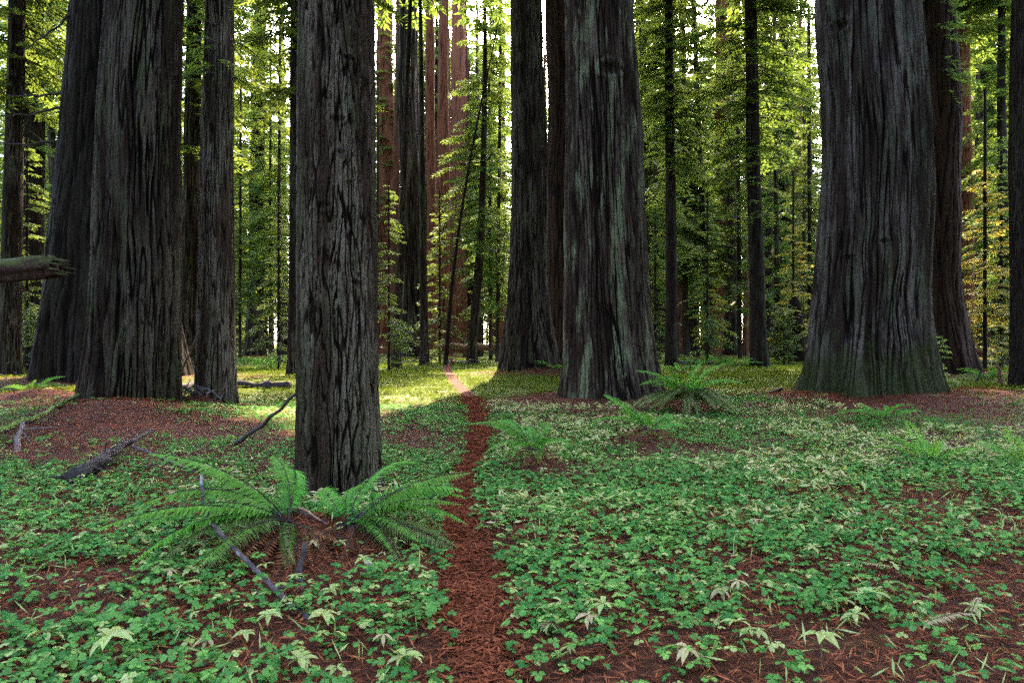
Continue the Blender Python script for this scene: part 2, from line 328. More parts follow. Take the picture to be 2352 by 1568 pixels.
tree(R, 'fluted dark redwood behind two thin trunks right of the foreground trunk', 950, 62, 934, 36, 58.0, 0.15, 1.8, BARK_DARK, 14, 0.12, (120, 120), 52)
tree('conifer_tree', 'straight thin black trunk in front of the fluted redwood', 973, 20, 966, 8, 43.0, 0.3, 0.6, BARK_DARK, 14, 0.012, (48, 80), 32)
tree(R, 'brown trunk showing at the right side of the fluted redwood', 993, 22, 987, 21, 62.0, 0.3, 1.2, BARK_RED_SUNLIT, 16, 0.04, (48, 60), 50)
tree(R, 'tapering red trunk behind the foot of the slanting black pole', 1014, 38, 1022, 17, 68.0, 0.12, 1.5, BARK_RED_SUNLIT, 20, 0.05, (64, 80), 46)
tree(R, 'wide far red trunk glowing behind the slanting black pole', 1050, 42, 1053, 30, 86.0, 0.15, 1.6, BARK_RED_SUNLIT, 20, 0.05, (56, 60), 50)
tree('conifer_tree', 'dark bending trunk right of the slanting black pole', 1086, 22, 1112, 8, 48.0, 0.35, 0.6, BARK_DARK, 14, 0.012, (48, 80), 30, 1, opts=dict(bend=0.35))
tree('conifer_tree', 'thin trunk third from the left of the central trio in the sunny gap', 1127, 9, 1122, 6, 56.0, 0.1, 0.4, BARK_DARK, 12, 0.01, (24, 40), 26, 0)
tree('conifer_tree', 'thin trunk second from the left of the central trio in the sunny gap', 1143, 10, 1150, 6, 52.0, 0.1, 0.4, BARK_DARK, 12, 0.01, (24, 40), 28, 0)
tree('conifer_tree', 'thin reddish trunk closest to the left side of the central trio', 1153, 11, 1158, 7, 62.0, 0.1, 0.4, BARK_RED_SUNLIT, 12, 0.01, (24, 40), 30, 1)
tree('conifer_tree', 'slim dark trunk close by the left side of the foreground trunk', 673, 25, 679, 20, 28.0, 0.35, 0.6, BARK_DARK, 18, 0.015, (64, 90), 34, 3)
tree(R, 'dark far redwood standing before the bright sky gap left of the foreground trunk', 587, 38, 600, 24, 62.0, 0.3, 1.5, BARK_DARK, 20, 0.05, (64, 70), 46, 2)
tree('conifer_tree', 'thin dark stem next to the straight grey trunk against the sky gap', 551, 7, 553, 4, 50.0, 0.1, 0.4, BARK_DARK, 10, 0.006, (20, 36), 24, 0)
tree('conifer_tree', 'thin dark stem midway in the sky gap left of the foreground trunk', 640, 9, 643, 5, 52.0, 0.1, 0.4, BARK_DARK, 10, 0.006, (20, 36), 26, 0)
tree('conifer_tree', 'thin pole just right of the dark far redwood in the left sky gap', 620, 7, 622, 4, 58.0, 0.1, 0.4, BARK_MID, 10, 0.006, (20, 36), 26, 1)
tree(R, 'reddish far trunk veiled by sprays directly right of the foreground trunk', 888, 44, 884, 34, 78.0, 0.2, 1.6, BARK_RED_SUNLIT, 20, 0.05, (56, 60), 48, 3)
tree('conifer_tree', 'thin trunk grazing the right side of the lichen streaked redwood', 1493, 13, 1472, 13, 50.0, 0.1, 0.5, BARK_DARK, 12, 0.01, (28, 50), 34, 1)
tree('conifer_tree', 'thin trunk grazing the left side of the mossy based giant', 1860, 9, 1858, 7, 54.0, 0.1, 0.4, BARK_MID, 12, 0.01, (24, 40), 28, 0)
POLE = dict(xb=1022, xt=1147, d=45.0)

rng = np.random.RandomState(11)
def trunk_mesh(t, x0, y0, idx):
    d = t['d']; r_e = t['wb']/2/F*d; r_t = t['wt']/2/F*d
    zt = EYE+0.5*d                                      # height of the picture's top edge at this distance
    lean = (gx(t['xt'], d)-gx(t['xb'], d))/(zt-EYE); tap = (r_e-r_t)/(zt-EYE)
    H = t['H']; nc, nr = t['res']; o = t['opts']
    near = nc >= 100
    # rows: dense where seen
    zv = min(zt*1.08, H)
    zs = np.concatenate([np.linspace(-0.5, zv, nr), np.linspace(zv, H, 14)[1:]]) if H > zv+1 else np.linspace(-0.5, H, nr)
    # columns: denser on the side that faces the clearing
    face = math.atan2(-y0, -x0)
    s = np.linspace(-1, 1, nc+1)[:-1]
    th = face+math.pi*(0.62*s+0.38*s**3) if near else face+math.pi*s
    TH, Z = np.meshgrid(th, zs)
    rel = (TH-face+math.pi) % (2*math.pi)-math.pi
    rad = r_e-tap*(Z-EYE); rmin = max(0.04, r_e*0.12)
    rad = np.maximum(rad, rmin*np.clip((H-Z)/6, 0.05, 1))
    fl = t['flare']*r_e
    lob = 1+o.get('lobes', 0.6)*2*perlin(np.cos(TH)*2.2, np.sin(TH)*2.2, 0.2*Z, idx+50)
    rad = rad+fl*np.exp(-np.maximum(Z, -0.3)/t['fh'])*lob*(1+o.get('fdir', 0)*np.cos(TH-math.pi))
    rad = rad*(1+0.05*perlin(np.cos(TH)*1.3, np.sin(TH)*1.3, Z*0.35, idx))
    k = t['ridges']*1.45/(2*math.pi); w = 2*math.pi*r_e/t['ridges']
    TW = TH+o.get('twist', 0.0)*Z+o.get('warp', 1.0)*0.07*perlin(np.cos(TH)*1.5, np.sin(TH)*1.5, Z/(w*14), idx+3)+o.get('warp', 1.0)*0.025*perlin(np.cos(TH)*4, np.sin(TH)*4, Z/(w*3.5), idx+4)
    ZZ = Z.copy(); bulge = 0
    for (bt, bz, st, sz, bh) in o.get('burl', []):
        g = np.exp(-((rel-bt)/st)**2-((Z-bz)/sz)**2)
        TW = TW-(rel-bt)*0.22*g; bulge = bulge+bh*g
    X1, Y1 = np.cos(TW)*k, np.sin(TW)*k
    zl = ZZ/(w*o.get('stretch', 13.0))
    n1 = perlin(X1, Y1, zl, idx+10); n2 = perlin(X1*2.1, Y1*2.1, zl*2.6, idx+20); n3 = perlin(X1*4.7, Y1*4.7, zl*4, idx+30)
    n4 = perlin(X1*0.45, Y1*0.45, zl*0.7, idx+40); n5 = perlin(X1*3.2, Y1*3.2, zl*14, idx+45)
    f1 = 1-smooth(0.0, 0.17, np.abs(n1)); f2 = 1-smooth(0.0, 0.16, np.abs(n2))
    f2 = f2*smooth(-0.25, 0.35, perlin(X1*0.6, Y1*0.6, zl*1.5, idx+47))
    A = t['amp']
    h = -A*f1-0.5*A*f2+0.22*A*n3+0.7*A*n4
    if o.get('flakes'):
        fk = smooth(0.1, 0.45, n5); h = h-0.25*A*fk
    else:
        fk = smooth(0.25, 0.55, n5); h = h-0.12*A*fk
    ridge = np.clip(0.95-0.85*f1-0.5*f2-0.12*fk+0.55*n3+0.25*n4, 0, 1)
    for (kt, kz, ks) in o.get('knots', []):
        q = np.sqrt(((rel-kt)*r_e/1.5)**2+((Z-kz)*1.3)**2)/ks
        h = h-ks*0.55*np.exp(-q**2)+ks*0.25*np.exp(-((q-1.5)/0.5)**2); ridge = ridge*(1-0.6*np.exp(-q**2))
    rad = rad+h+bulge
    bend = o.get('bend', 0.0)
    cx = lean*(Z-EYE)+bend*np.sin(np.clip((Z-EYE)/(zt-EYE), 0, 1)*math.pi)
    cx = cx+0.25*r_e*perlin(Z*0.12, idx*3.1, 0.5); cy = 0.25*r_e*perlin(Z*0.12, idx*5.3, 4.5)
    V = np.stack([cx+np.cos(TH)*rad, cy+np.sin(TH)*rad, Z], -1).reshape(-1, 3)
    nz = len(zs)
    i, j = np.meshgrid(np.arange(nz-1), np.arange(nc), indexing='ij')
    a = i*nc+j; b = i*nc+(j+1) % nc
    Fc = np.stack([a, b, b+nc, a+nc], -1).reshape(-1, 4)
    return V, Fc, ridge.ravel(), lean

# duff mounds about the feet (x, y, radius, height)
for t in T:
    t['x'] = gx(t['xb'], t['d']); t['y'] = t['d']
    rr = t['wb']/2/F*t['d']
    if rr > 0.7: MOUNDS.append((t['x'], t['y'], rr*1.9+0.4, 0.05 if t['bark'] is BARK_GIANT else 0.12+0.05*min(rr, 1.5)))
MOUNDS += [(gx(270, 13.2), 13.0, 1.5, 0.30), (gx(1290, 30), 30.0, 1.6, 0.30), (gx(2150, 16.5), 17.0, 1.2, 0.10), (gx(1860, 16.5), 17.0, 1.0, 0.08), (gx(450, 16.2), 16.3, 0.5, 0.22),
           (gx(2290, 19), 19.5, 1.3, 0.16), (gx(700, 5.2), 5.15, 0.42, 0.20), (gx(1250, 8.4), 8.4, 0.42, 0.17), (gx(1490, 10.2), 10.2, 0.5, 0.16), (gx(1575, 14.6), 14.8, 0.7, 0.2),
           (gx(60, 17), 17.5, 1.2, 0.25)]

# ------------------------------------------------------------------ ground sheet
def axis(vals): return np.unique(np.round(np.concatenate(vals), 4))
gxs = axis([np.arange(-300, -60, 30), np.arange(-60, -24, 3), np.arange(-24, -9, 0.5), np.arange(-9, 9, 0.10), np.arange(9, 24, 0.5), np.arange(24, 60, 3), np.arange(60, 301, 30)])
gys = axis([np.arange(-300, -30, 30), np.arange(-30, -5, 2.5), np.arange(-5, 2, 0.5), np.arange(2, 14, 0.10), np.arange(14, 34, 0.25), np.arange(34, 70, 1.0), np.arange(70, 150, 8), np.arange(150, 421, 30)])
GX, GY = np.meshgrid(gxs, gys)
GZ = ground_h(GX, GY)
def moss_amount(x, y):
    r = np.hypot(x, y)
    m = 0.18+0.72*smooth(12, 22, r)
    for mx, my, mr, mh in MOUNDS:
        m = m-0.9*np.exp(-((x-mx)**2+(y-my)**2)/(mr*1.15)**2)
    return m
nx = len(gxs)
i, j = np.meshgrid(np.arange(len(gys)-1), np.arange(nx-1), indexing='ij'); a = i*nx+j
gr = mesh_obj('ground', np.stack([GX, GY, GZ], -1).reshape(-1, 3), np.stack([a, a+1, a+nx+1, a+nx], -1).reshape(-1, 4), GROUND_M,
              attrs={'moss': moss_amount(GX, GY).ravel()}, smooth_faces=True)
tag(gr, kind='structure')
ys = np.concatenate([np.arange(-5, 2, 0.3), np.arange(2, 14, 0.06), np.arange(14, PATH_END, 0.2)])
us = np.linspace(-1, 1, 15); PY, PU = np.meshgrid(ys, us, indexing='ij')
edge = 1+0.22*perlin(PY*3.1, np.sign(PU)*5, 1.1)+0.12*perlin(PY*9, np.sign(PU)*5, 4.1)
PX = path_x(PY)+PU*0.5*path_w(PY)*edge
PZ = ground_h(PX, PY)+0.016-0.03*PU**8
nu = len(us); i, j = np.meshgrid(np.arange(len(ys)-1), np.arange(nu-1), indexing='ij'); a = i*nu+j
tag(mesh_obj('path', np.stack([PX, PY, PZ], -1).reshape(-1, 3), np.stack([a, a+1, a+nu+1, a+nu], -1).reshape(-1, 4), PATH_M, smooth_faces=True), kind='structure')

# ------------------------------------------------------------------ tubes (limbs, sticks, logs)
def tube(pts, rads, sides=8, rough=0.0, seed=0, cap=True, base=0):
    pts = np.asarray(pts, float); n = len(pts); rads = np.asarray(rads, float)
    tan = np.gradient(pts, axis=0); tan /= np.linalg.norm(tan, axis=1)[:, None]
    up = np.array([0, 0, 1.0]) if abs(tan[0][2]) < 0.9 else np.array([1.0, 0, 0])
    a = np.cross(tan, up); a /= np.linalg.norm(a, axis=1)[:, None]; b = np.cross(tan, a)
    th = np.linspace(0, 2*math.pi, sides, endpoint=False)
    r = rads[:, None]*np.ones(sides)
    if rough:
        s = np.linspace(0, n, n)[:, None]
        r = r*(1+rough*1.5*perlin(np.cos(th)*1.8, np.sin(th)*1.8, s*0.25, seed)+rough*perlin(np.cos(th)*4, np.sin(th)*4, s*0.6, seed+1))
    V = pts[:, None, :]+r[..., None]*(np.cos(th)[None, :, None]*a[:, None, :]+np.sin(th)[None, :, None]*b[:, None, :])
    V = V.reshape(-1, 3); fs = []
    for i in range(n-1):
        for j in range(sides):
            fs.append((base+i*sides+j, base+i*sides+(j+1) % sides, base+(i+1)*sides+(j+1) % sides, base+(i+1)*sides+j))
    if cap:
        fs.append(tuple(base+j for j in range(sides))[::-1]); fs.append(tuple(base+(n-1)*sides+j for j in range(sides)))
    return V, fs
def curve_pts(ctrl, n):
    ctrl = np.asarray(ctrl, float); s = np.linspace(0, 1, len(ctrl)); u = np.linspace(0, 1, n)
    return np.stack([_cub(u, s, ctrl[:, k]) for k in range(3)], -1)

# ------------------------------------------------------------------ conifer crowns (flat drooping sprays)
def crown_mesh(name, seed, z0, z1, nbr, Lmax, Lmin, strip=0.26, dens=1.0, droop=0.35, mats=None, top_slope=0.5, bare=0.12, thin=1.0):
    r = np.random.RandomState(seed); V = []; FQ = []; tone = []; mi = []; base = 0
    SV = []; ST = []
    for b in range(nbr):
        q = (b+r.rand())/nbr; z = z0+(z1-z0)*q
        Ln = (Lmax*(1-q)**0.8+Lmin*q)*r.uniform(0.55, 1.15)*(0.6+0.4*min(1, q*6))
        az = r.uniform(0, 2*math.pi); sl = -0.15+top_slope*q+r.normal()*0.12
        ns = 7; s = np.linspace(0, 1, ns)
        wob = r.normal(0, 0.08*Ln)
        hx = np.cos(az)*s*Ln-np.sin(az)*wob*np.sin(s*2.5); hy = np.sin(az)*s*Ln+np.cos(az)*wob*np.sin(s*2.5)
        hz = z+sl*Ln*s-droop*Ln*s*s
        P = np.stack([hx, hy, hz], -1)
        tv, tf = tube(P, np.linspace(0.012+0.011*Ln, 0.005, ns), 3, cap=False, base=base)
        V.append(tv); FQ += tf; mi += [1]*len(tf); tone += [0.0]*len(tv); base += len(tv)
        # branchlets
        m = max(4, int(Ln/0.20*dens)); sb = bare+(1-bare)*(np.arange(m)+r.rand(m))/m
        for side in (-1, 1):
            ss = sb; px = np.interp(ss, s, hx); py = np.interp(ss, s, hy); pz = np.interp(ss, s, hz)
            ang = az+side*np.radians(r.uniform(40, 75, m)); bl = np.minimum(0.28*Ln+0.2, 1.0)*(1.15-0.75*ss)*r.uniform(0.6, 1.2, m)
            kx = np.maximum(2, (bl/(strip*0.55)).astype(int)); kmax = int(kx.max())
            for kk in range(kmax):
                ok = kk < kx
                if not ok.any(): continue
                f = (kk+0.3)/kx[ok]
                bx = px[ok]+np.cos(ang[ok])*bl[ok]*f; by = py[ok]+np.sin(ang[ok])*bl[ok]*f; bz = pz[ok]-0.25*bl[ok]*f**1.5
                nn = ok.sum()
                for sd in (-1, 1):
                    an = ang[ok]+sd*np.radians(r.uniform(15, 50, nn)); ln = strip*r.uniform(0.6, 1.25, nn); wd = strip*0.15*thin*r.uniform(0.7, 1.3, nn)
                    pitch = r.normal(-0.30, 0.2, nn); roll = r.normal(0, 0.36, nn)
                    dx = np.cos(an)*np.cos(pitch); dy = np.sin(an)*np.cos(pitch); dz = np.sin(pitch)
                    sx = -np.sin(an)*np.cos(roll); sy = np.cos(an)*np.cos(roll); sz = np.sin(roll)
                    p0 = np.stack([bx, by, bz], -1); D = np.stack([dx, dy, dz], -1)*ln[:, None]; S = np.stack([sx, sy, sz], -1)*wd[:, None]
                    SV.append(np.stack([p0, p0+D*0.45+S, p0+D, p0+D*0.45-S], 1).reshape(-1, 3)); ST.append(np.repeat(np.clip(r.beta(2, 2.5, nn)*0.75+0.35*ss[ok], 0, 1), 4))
    SV = np.concatenate(SV); ns = len(SV)//4
    V = np.concatenate(V+[SV]); q = (np.arange(ns*4)+base).reshape(-1, 4)
    FQ = np.concatenate([np.array(FQ), q]); tone = np.concatenate([np.array(tone), np.concatenate(ST)])
    return make_mesh(name, V, FQ, mats or [NEEDLE, LIMB], {'tone': tone}, False, np.array(mi+[0]*ns))
CROWN = [crown_mesh('crown', 1, 4.0, 26, 105, 3.2, 0.6, 0.30, 1.25),
         crown_mesh('crown', 2, 6.5, 34, 125, 4.2, 0.9, 0.34, 1.2),
         crown_mesh('crown', 3, 9.0, 48, 165, 5.4, 1.6, 0.42, 1.15),
         crown_mesh('crown', 4, 12.0, 44, 130, 5.0, 1.3, 0.37, 1.2, droop=0.4),
         crown_mesh('crown', 5, 0.8, 13, 75, 2.5, 0.4, 0.22, 1.25),
         crown_mesh('crown', 6, 5.5, 37, 125, 4.6, 1.0, 0.36, 1.15, droop=0.5),
         crown_mesh('crown', 7, 22.0, 47, 190, 8.5, 2.5, 0.62, 0.8, droop=0.2)]  # last one: wide high canopy, unseen, shaped to hold back the sun
CROWN_Y = crown_mesh('crown', 8, 1.2, 10, 60, 2.6, 0.6, 0.17, 0.9, droop=0.25, mats=[MAPLE, LIMB], thin=2.4)

# ------------------------------------------------------------------ the named trees
for n, t in enumerate(T):
    x, y = t['x'], t['y']; z = gz(x, y)-0.02
    root = thing(t['name'], t['label'], t['cat'], (x, y, z), 0, t['group'])
    V, Fc, ridge, lean = trunk_mesh(t, x, y, n+1)
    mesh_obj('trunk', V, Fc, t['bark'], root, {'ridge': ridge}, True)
    if t['crown'] is not None:
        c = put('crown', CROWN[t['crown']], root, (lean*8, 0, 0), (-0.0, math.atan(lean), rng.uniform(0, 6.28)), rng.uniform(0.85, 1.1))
    t['root'] = root
    if t['label'].startswith(('slim dark trunk', 'slim trunk leaning', 'dark leaning trunk in front', 'smooth dark trunk')):
        put('crown', CROWN[6], root, (lean*20, 0, 0), (0, 0, rng.uniform(0, 6.28)), 1.08)  # oversized unseen crown, added to block sun patches on the floor
    if t['name'] == R and 14 < t['d'] < 55:              # giants' high crowns, unseen above the picture, added to shade the clearing
        put('crown', CROWN[6], root, (lean*20, 0, 0), (0, 0, rng.uniform(0, 6.28)), 0.95+0.004*t['d'])

for k, t in enumerate(T):
    if t['label'].startswith('dark flaring redwood'):
        for q, (a0, b0, a1, b1) in enumerate([(168, 235, 60, 262), (160, 268, 45, 315), (150, 350, 40, 372), (185, 40, 150, 190)]):
            p0 = np.array([gx(a0+28, 26.0)-t['x'], -0.6, EYE-(b0-784)/F*26.0]); p1 = np.array([gx(a1, 26.0)-t['x'], -1.4-q*0.3, EYE-(b1-784)/F*26.0])
            pts = curve_pts([p0, p0*0.5+p1*0.5+np.array([0, 0, -0.12]), p1], 16)+np.stack([perlin(np.arange(16)*0.4, q*2.2+m*5.1) for m in range(3)], -1)*0.10
            V, fs = tube(pts, np.linspace(0.06, 0.014, 16), 7, 0.15, q); br = mesh_obj('branch', V, fs, LIMB, t['root'], None, True)
            for m in range(4):
                b = pts[4+3*m]; tp = b+np.linspace(0, 1, 5)[:, None]*np.array([-0.5+0.2*m, -0.1, (-1)**m*0.45])
                V, fs = tube(tp, np.linspace(0.018, 0.005, 5), 5, 0.1, m); mesh_obj('twig', V, fs, LIMB, br)

# the slanting pole
d = POLE['d']; xb = gx(POLE['xb'], d); xt = gx(POLE['xt'], d)
root = thing('dead_tree', 'slanting black bare pole leaning right between the red trunks', 'tree', (xb, d, gz(xb, d)))
zt = EYE+0.475*d
pp = curve_pts([(0, 0, -0.3), ((xt-xb)*0.18, 0, zt*0.3), ((xt-xb)*0.5, 0, zt*0.62), (xt-xb, 0, zt)], 40)
V, fs = tube(pp, np.linspace(0.15, 0.03, 40), 10, 0.06, 3); mesh_obj('trunk', V, fs, BARK_DARK, root, {'ridge': np.full(len(V), 0.4)}, True)

# ------------------------------------------------------------------ slim trees that fill the gaps
def fill_trunk(seed, H, r0, bark=BARK_MID):
    t = dict(d=60.0, wb=r0*2*F/60, wt=r0*2*F/60*0.45, xb=0, xt=0, H=H, res=(14, 40), flare=0.2, fh=0.6, ridges=14, amp=0.012, opts={})
    V, Fc, rd, _ = trunk_mesh(t, 0.0, 60.0, seed)
    return make_mesh('trunk', V, Fc, bark, {'ridge': rd}, True)
FT = [fill_trunk(70, 26, 0.16), fill_trunk(71, 33, 0.24), fill_trunk(72, 43, 0.42), fill_trunk(73, 40, 0.33), fill_trunk(74, 14, 0.09), fill_trunk(75, 35, 0.28)]
FTB = [fill_trunk(80+k, h, r, BARK_RUST) for k, (h, r) in enumerate([(26, 0.16), (33, 0.24), (43, 0.42), (40, 0.33), (14, 0.09), (35, 0.28)])]
GAPS = [(-160, 180, 22, 'slim leafy conifers far behind the leftmost trunks', 58), (410, 690, 16, 'slim leafy conifers in the left sky gap', 64), (860, 1165, 40, 'slim leafy conifers in the sunny central gap', 88),
        (1215, 1290, 6, 'slim leafy conifers glimpsed between the trio trunks', 66), (1455, 1640, 19, 'slim leafy conifers right of the lichen streaked redwood', 66), (1640, 1870, 23, 'slim leafy conifers left of the giant', 78), (2170, 2520, 28, 'slim leafy conifers behind the right edge', 58)]
MARKS = [(22, 'leftmost leaning trunk'), (72, 'pale barked trunk'), (140, 'thin trunks by the flaring redwood'), (436, 'dark trunk behind the grey ones'), (498, 'straight grey trunk'), (551, 'thin stem by the straight grey trunk'), (587, 'dark far redwood'), (640, 'thin stem in the sky gap'),
         (673, 'slim trunk beside the foreground trunk'), (888, 'reddish veiled trunk'), (912, 'dark leaning trunk'), (950, 'fluted redwood'), (1014, 'tapering red trunk'), (1050, 'wide far red trunk'), (1086, 'dark bending trunk'), (1127, 'thin trunks left of the trio'), (1155, 'central trio'), (1240, 'slit within the central trio'),
         (1500, 'lichen streaked redwood'), (1543, 'slim dark trunk'), (1575, 'thin straight trunk'), (1626, 'thin curved trunk'), (1665, 'paired far redwoods'), (1742, 'leaning slim trunk'), (1786, 'dark evergreen bush'), (1806, 'yellow veiled trunk'), (1860, 'left flank of the giant'),
         (2213, 'rust red trunk'), (2308, 'slim drooping trunk'), (2342, 'slanting thin trunk'), (2362, 'right edge trunk')]
LOOK = ['tapering mid-sized', 'tall full-branched', 'towering', 'high-crowned', 'small young', 'tall drooping']
taken = [(t['x'], t['y'], max(1.2, t['wb']/F*t['d'])) for t in T]; used_labels = {}
for (p0, p1, cnt, grp, dmin) in GAPS:
    for q in range(cnt):
        for tr in range(40):
            d = rng.uniform(dmin, 126)
            px = rng.uniform(p0, p1); x = gx(px, d)
            if all(math.hypot(x-a, d-b) > c+0.6 for a, b, c in taken): break
        taken.append((x, d, 1.2))
        kd = int(rng.choice([0, 1, 2, 5, 4, 3], p=[.14, .20, .30, .20, .04, .12]))
        mp, mn = min(MARKS, key=lambda m: abs(m[0]-px))
        lab = '%s conifer %s %s of the %s' % (LOOK[kd], 'far back' if d < 95 else 'farthest back', 'left' if px < mp else 'right', mn)
        for word in ('slender', 'pale', 'dim', 'leaning', 'thicker', 'ragged'):
            if lab not in used_labels: break
            lab = '%s %s' % ('hindmost' if word == 'slender' and d > used_labels[lab] else 'foremost' if word == 'slender' else word, lab)
        used_labels[lab] = d
        root = thing('conifer_tree', lab, 'tree', (x, d, gz(x, d)), rng.uniform(0, 6.28), grp)
        s = rng.uniform(0.9, 1.25)
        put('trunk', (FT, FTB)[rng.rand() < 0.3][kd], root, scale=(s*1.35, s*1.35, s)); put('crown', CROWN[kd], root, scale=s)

for q, (px, d, kd, red, lab) in enumerate([(868, 70, 0, 0, 'thin bare pole trunk touching the right edge of the foreground trunk'), (903, 62, 3, 1, 'rusty trunk close left of the dark leaning trunk'), (960, 74, 2, 0, 'dark column between the fluted redwood and the thin black trunk'),
        (1003, 80, 3, 1, 'rusty trunk close left of the tapering red trunk'), (1033, 76, 1, 1, 'slim rust trunk between the tapering and the wide red trunk'), (1068, 66, 0, 1, 'thin rust stem right of the wide far red trunk'), (1075, 90, 2, 1, 'farther rust column right of the wide far red trunk'),
        (1100, 70, 1, 0, 'dark slim stem right of the dark bending trunk'), (1135, 84, 3, 1, 'rust column between the thin trunks left of the trio'), (1510, 60, 1, 0, 'dark slim stem midway from the lichen streaked redwood to the slim dark trunk'),
        (1560, 78, 3, 1, 'brownish column right behind the slim dark trunk'), (1600, 70, 1, 0, 'dark slim stem left of the thin curved trunk'), (1712, 68, 1, 1, 'brown slim stem left of the leaning slim trunk'), (1768, 64, 3, 0, 'dark column right of the leaning slim trunk'),
        (1830, 80, 2, 1, 'brown column behind the broken snag'), (1848, 66, 0, 0, 'thin dark stem nearest the giant on its left'), (575, 74, 1, 0, 'dark slim stem left of the dark far redwood'), (655, 70, 3, 0, 'dark column left of the slim trunk beside the foreground trunk'),
        (2250, 66, 1, 0, 'dark slim stem right of the rust red trunk'), (2275, 78, 3, 1, 'brown column between the rust red trunk and slim drooping trunk'), (2325, 70, 1, 0, 'dark slim stem crossing behind the slanting thin trunk'), (180, 60, 1, 0, 'dark slim stem hugging the dark flaring redwood')]):
    x = gx(px, d); root = thing('tree_trunk', lab, 'tree', (x, d, gz(x, d)), q*1.1, 'bare trunks between the conifers')
    put('trunk', (FT, FTB)[red][kd], root, rot=(0.01*math.sin(q*2.3), 0.012*math.sin(q*1.7), 0), scale=(1.25, 1.25, 1.1))

# ------------------------------------------------------------------ far wood all round: one mass of the same conifers
def scatter_mass(name, pts, source, smin, smax):
    o = mesh_obj(name, np.asarray(pts), np.zeros((0, 3), int), [])
    ng = bpy.data.node_groups.new(name, 'GeometryNodeTree')
    ng.interface.new_socket('Geometry', in_out='INPUT', socket_type='NodeSocketGeometry'); ng.interface.new_socket('Geometry', in_out='OUTPUT', socket_type='NodeSocketGeometry')
    gi = ng.nodes.new('NodeGroupInput'); go = ng.nodes.new('NodeGroupOutput'); ip = ng.nodes.new('GeometryNodeInstanceOnPoints')
    oi = ng.nodes.new('GeometryNodeObjectInfo'); oi.inputs['Object'].default_value = source
    rr = ng.nodes.new('FunctionNodeRandomValue'); rr.data_type = 'FLOAT_VECTOR'; rr.inputs[1].default_value = (0.06, 0.06, 6.283); rr.inputs[0].default_value = (-0.06, -0.06, 0)
    rs = ng.nodes.new('FunctionNodeRandomValue'); rs.data_type = 'FLOAT'; rs.inputs[2].default_value = smin; rs.inputs[3].default_value = smax
    ng.links.new(gi.outputs[0], ip.inputs['Points']); ng.links.new(oi.outputs['Geometry'], ip.inputs['Instance'])
    ng.links.new(rr.outputs[0], ip.inputs['Rotation']); ng.links.new(rs.outputs[1], ip.inputs['Scale']); ng.links.new(ip.outputs[0], go.inputs[0])
    md = o.modifiers.new('scatter', 'NODES'); md.node_group = ng
    return o
sources = {}
for o in list(COL.objects):
    if o.name.split('.')[0] == 'crown':
        for k in (1, 2, 5):
            if o.data == CROWN[k] and k not in sources: sources[k] = o
    if o.name.split('.')[0] == 'trunk' and o.data == FT[2] and 't' not in sources: sources['t'] = o
wr = np.random.RandomState(5); wp = {1: [], 2: [], 5: []}; wt = []
for q in range(360):
    if q < 240: a = wr.uniform(-0.85, 0.85); d = wr.uniform(130, 215)
    else: a = wr.uniform(0.95, 2*math.pi-0.95); d = wr.uniform(24, 60)
    x, y = math.sin(a)*d, math.cos(a)*d
    p = (x, y, gz(x, y)); wp[(1, 2, 5)[q % 3]].append(p); wt.append(p)
low = []
for q in range(260):
    a = wr.uniform(-0.85, 0.85); d = wr.uniform(108, 190); low.append((math.sin(a)*d, math.cos(a)*d, gz(math.sin(a)*d, math.cos(a)*d)))
for k in wp:
    tag(scatter_mass('woods', wp[k], sources[k], 0.7, 1.15), 'far-off mass of green conifer foliage closing the view', 'woods', 'far woods', 'stuff')
tag(scatter_mass('woods', wt, sources['t'], 0.6, 0.9), 'dim distant trunks within the far green wood', 'woods', 'far woods', 'stuff')

# ------------------------------------------------------------------ hardwoods, saplings, bush, snag
for px, d, s, lab in [(2262, 34, 1.0, 'young maple with bright yellow leaves in front of the rust red trunk'), (1822, 47, 0.95, 'yellow leaved maple close to the left flank of the giant'),
                      (1632, 64, 1.0, 'pale yellow maple beneath the bright gap left of the paired redwoods'), 
                      (1108, 72, 1.0, 'sunlit yellow maple behind the dark bending trunk'), (2420, 40, 1.0, 'yellow maple at the right edge behind the smooth dark trunk'),
                      (2285, 62, 1.1, 'sunny maple far behind the slim trunk with drooping sprays'), (1500, 66, 0.9, 'yellowish maple far behind the lichen streaked redwood')]:
    x = gx(px, d); root = thing('maple_tree', lab, 'tree', (x, d, gz(x, d)), px*0.7)
    put('trunk', FT[4], root, scale=s); put('crown', CROWN_Y, root, scale=s)
for px, d, s, lab in [(62, 33, 0.85, 'leafy conifer sapling between the leftmost trunks under the hanging log'), (893, 36, 0.75, 'bright sprayed sapling left of the fluted redwood by the foreground trunk'),
                      (1010, 47, 0.9, 'sapling with light sprays by the tapering red trunk'), (1625, 44, 0.85, 'sapling with flat sprays right of the thin straight trunk'),
                      (2300, 38, 1.0, 'sapling with wide light sprays by the slim trunk near the right edge'), (640, 36, 0.7, 'thin sapling left of the foreground trunk in front of the sky gap'),
                      (1505, 46, 0.8, 'sapling peeping out behind the right side of the lichen streaked redwood')]:
    x = gx(px, d); root = thing('conifer_sapling', lab, 'sapling', (x, d, gz(x, d)), px*0.9)
    put('trunk', FT[4], root, scale=s*0.95); put('crown', CROWN[4], root, scale=s)
SAP = crown_mesh('crown', 21, 0.25, 1.7, 16, 0.75, 0.3, 0.13, 1.6, droop=0.3, mats=[NEEDLE_BRIGHT, LIMB], bare=0.2)
x = gx(2150, 22.5); root = thing('conifer_sapling', 'small light green sapling in front of the dark redwood behind the giant', 'sapling', (x, 22.5, gz(x, 22.5)))
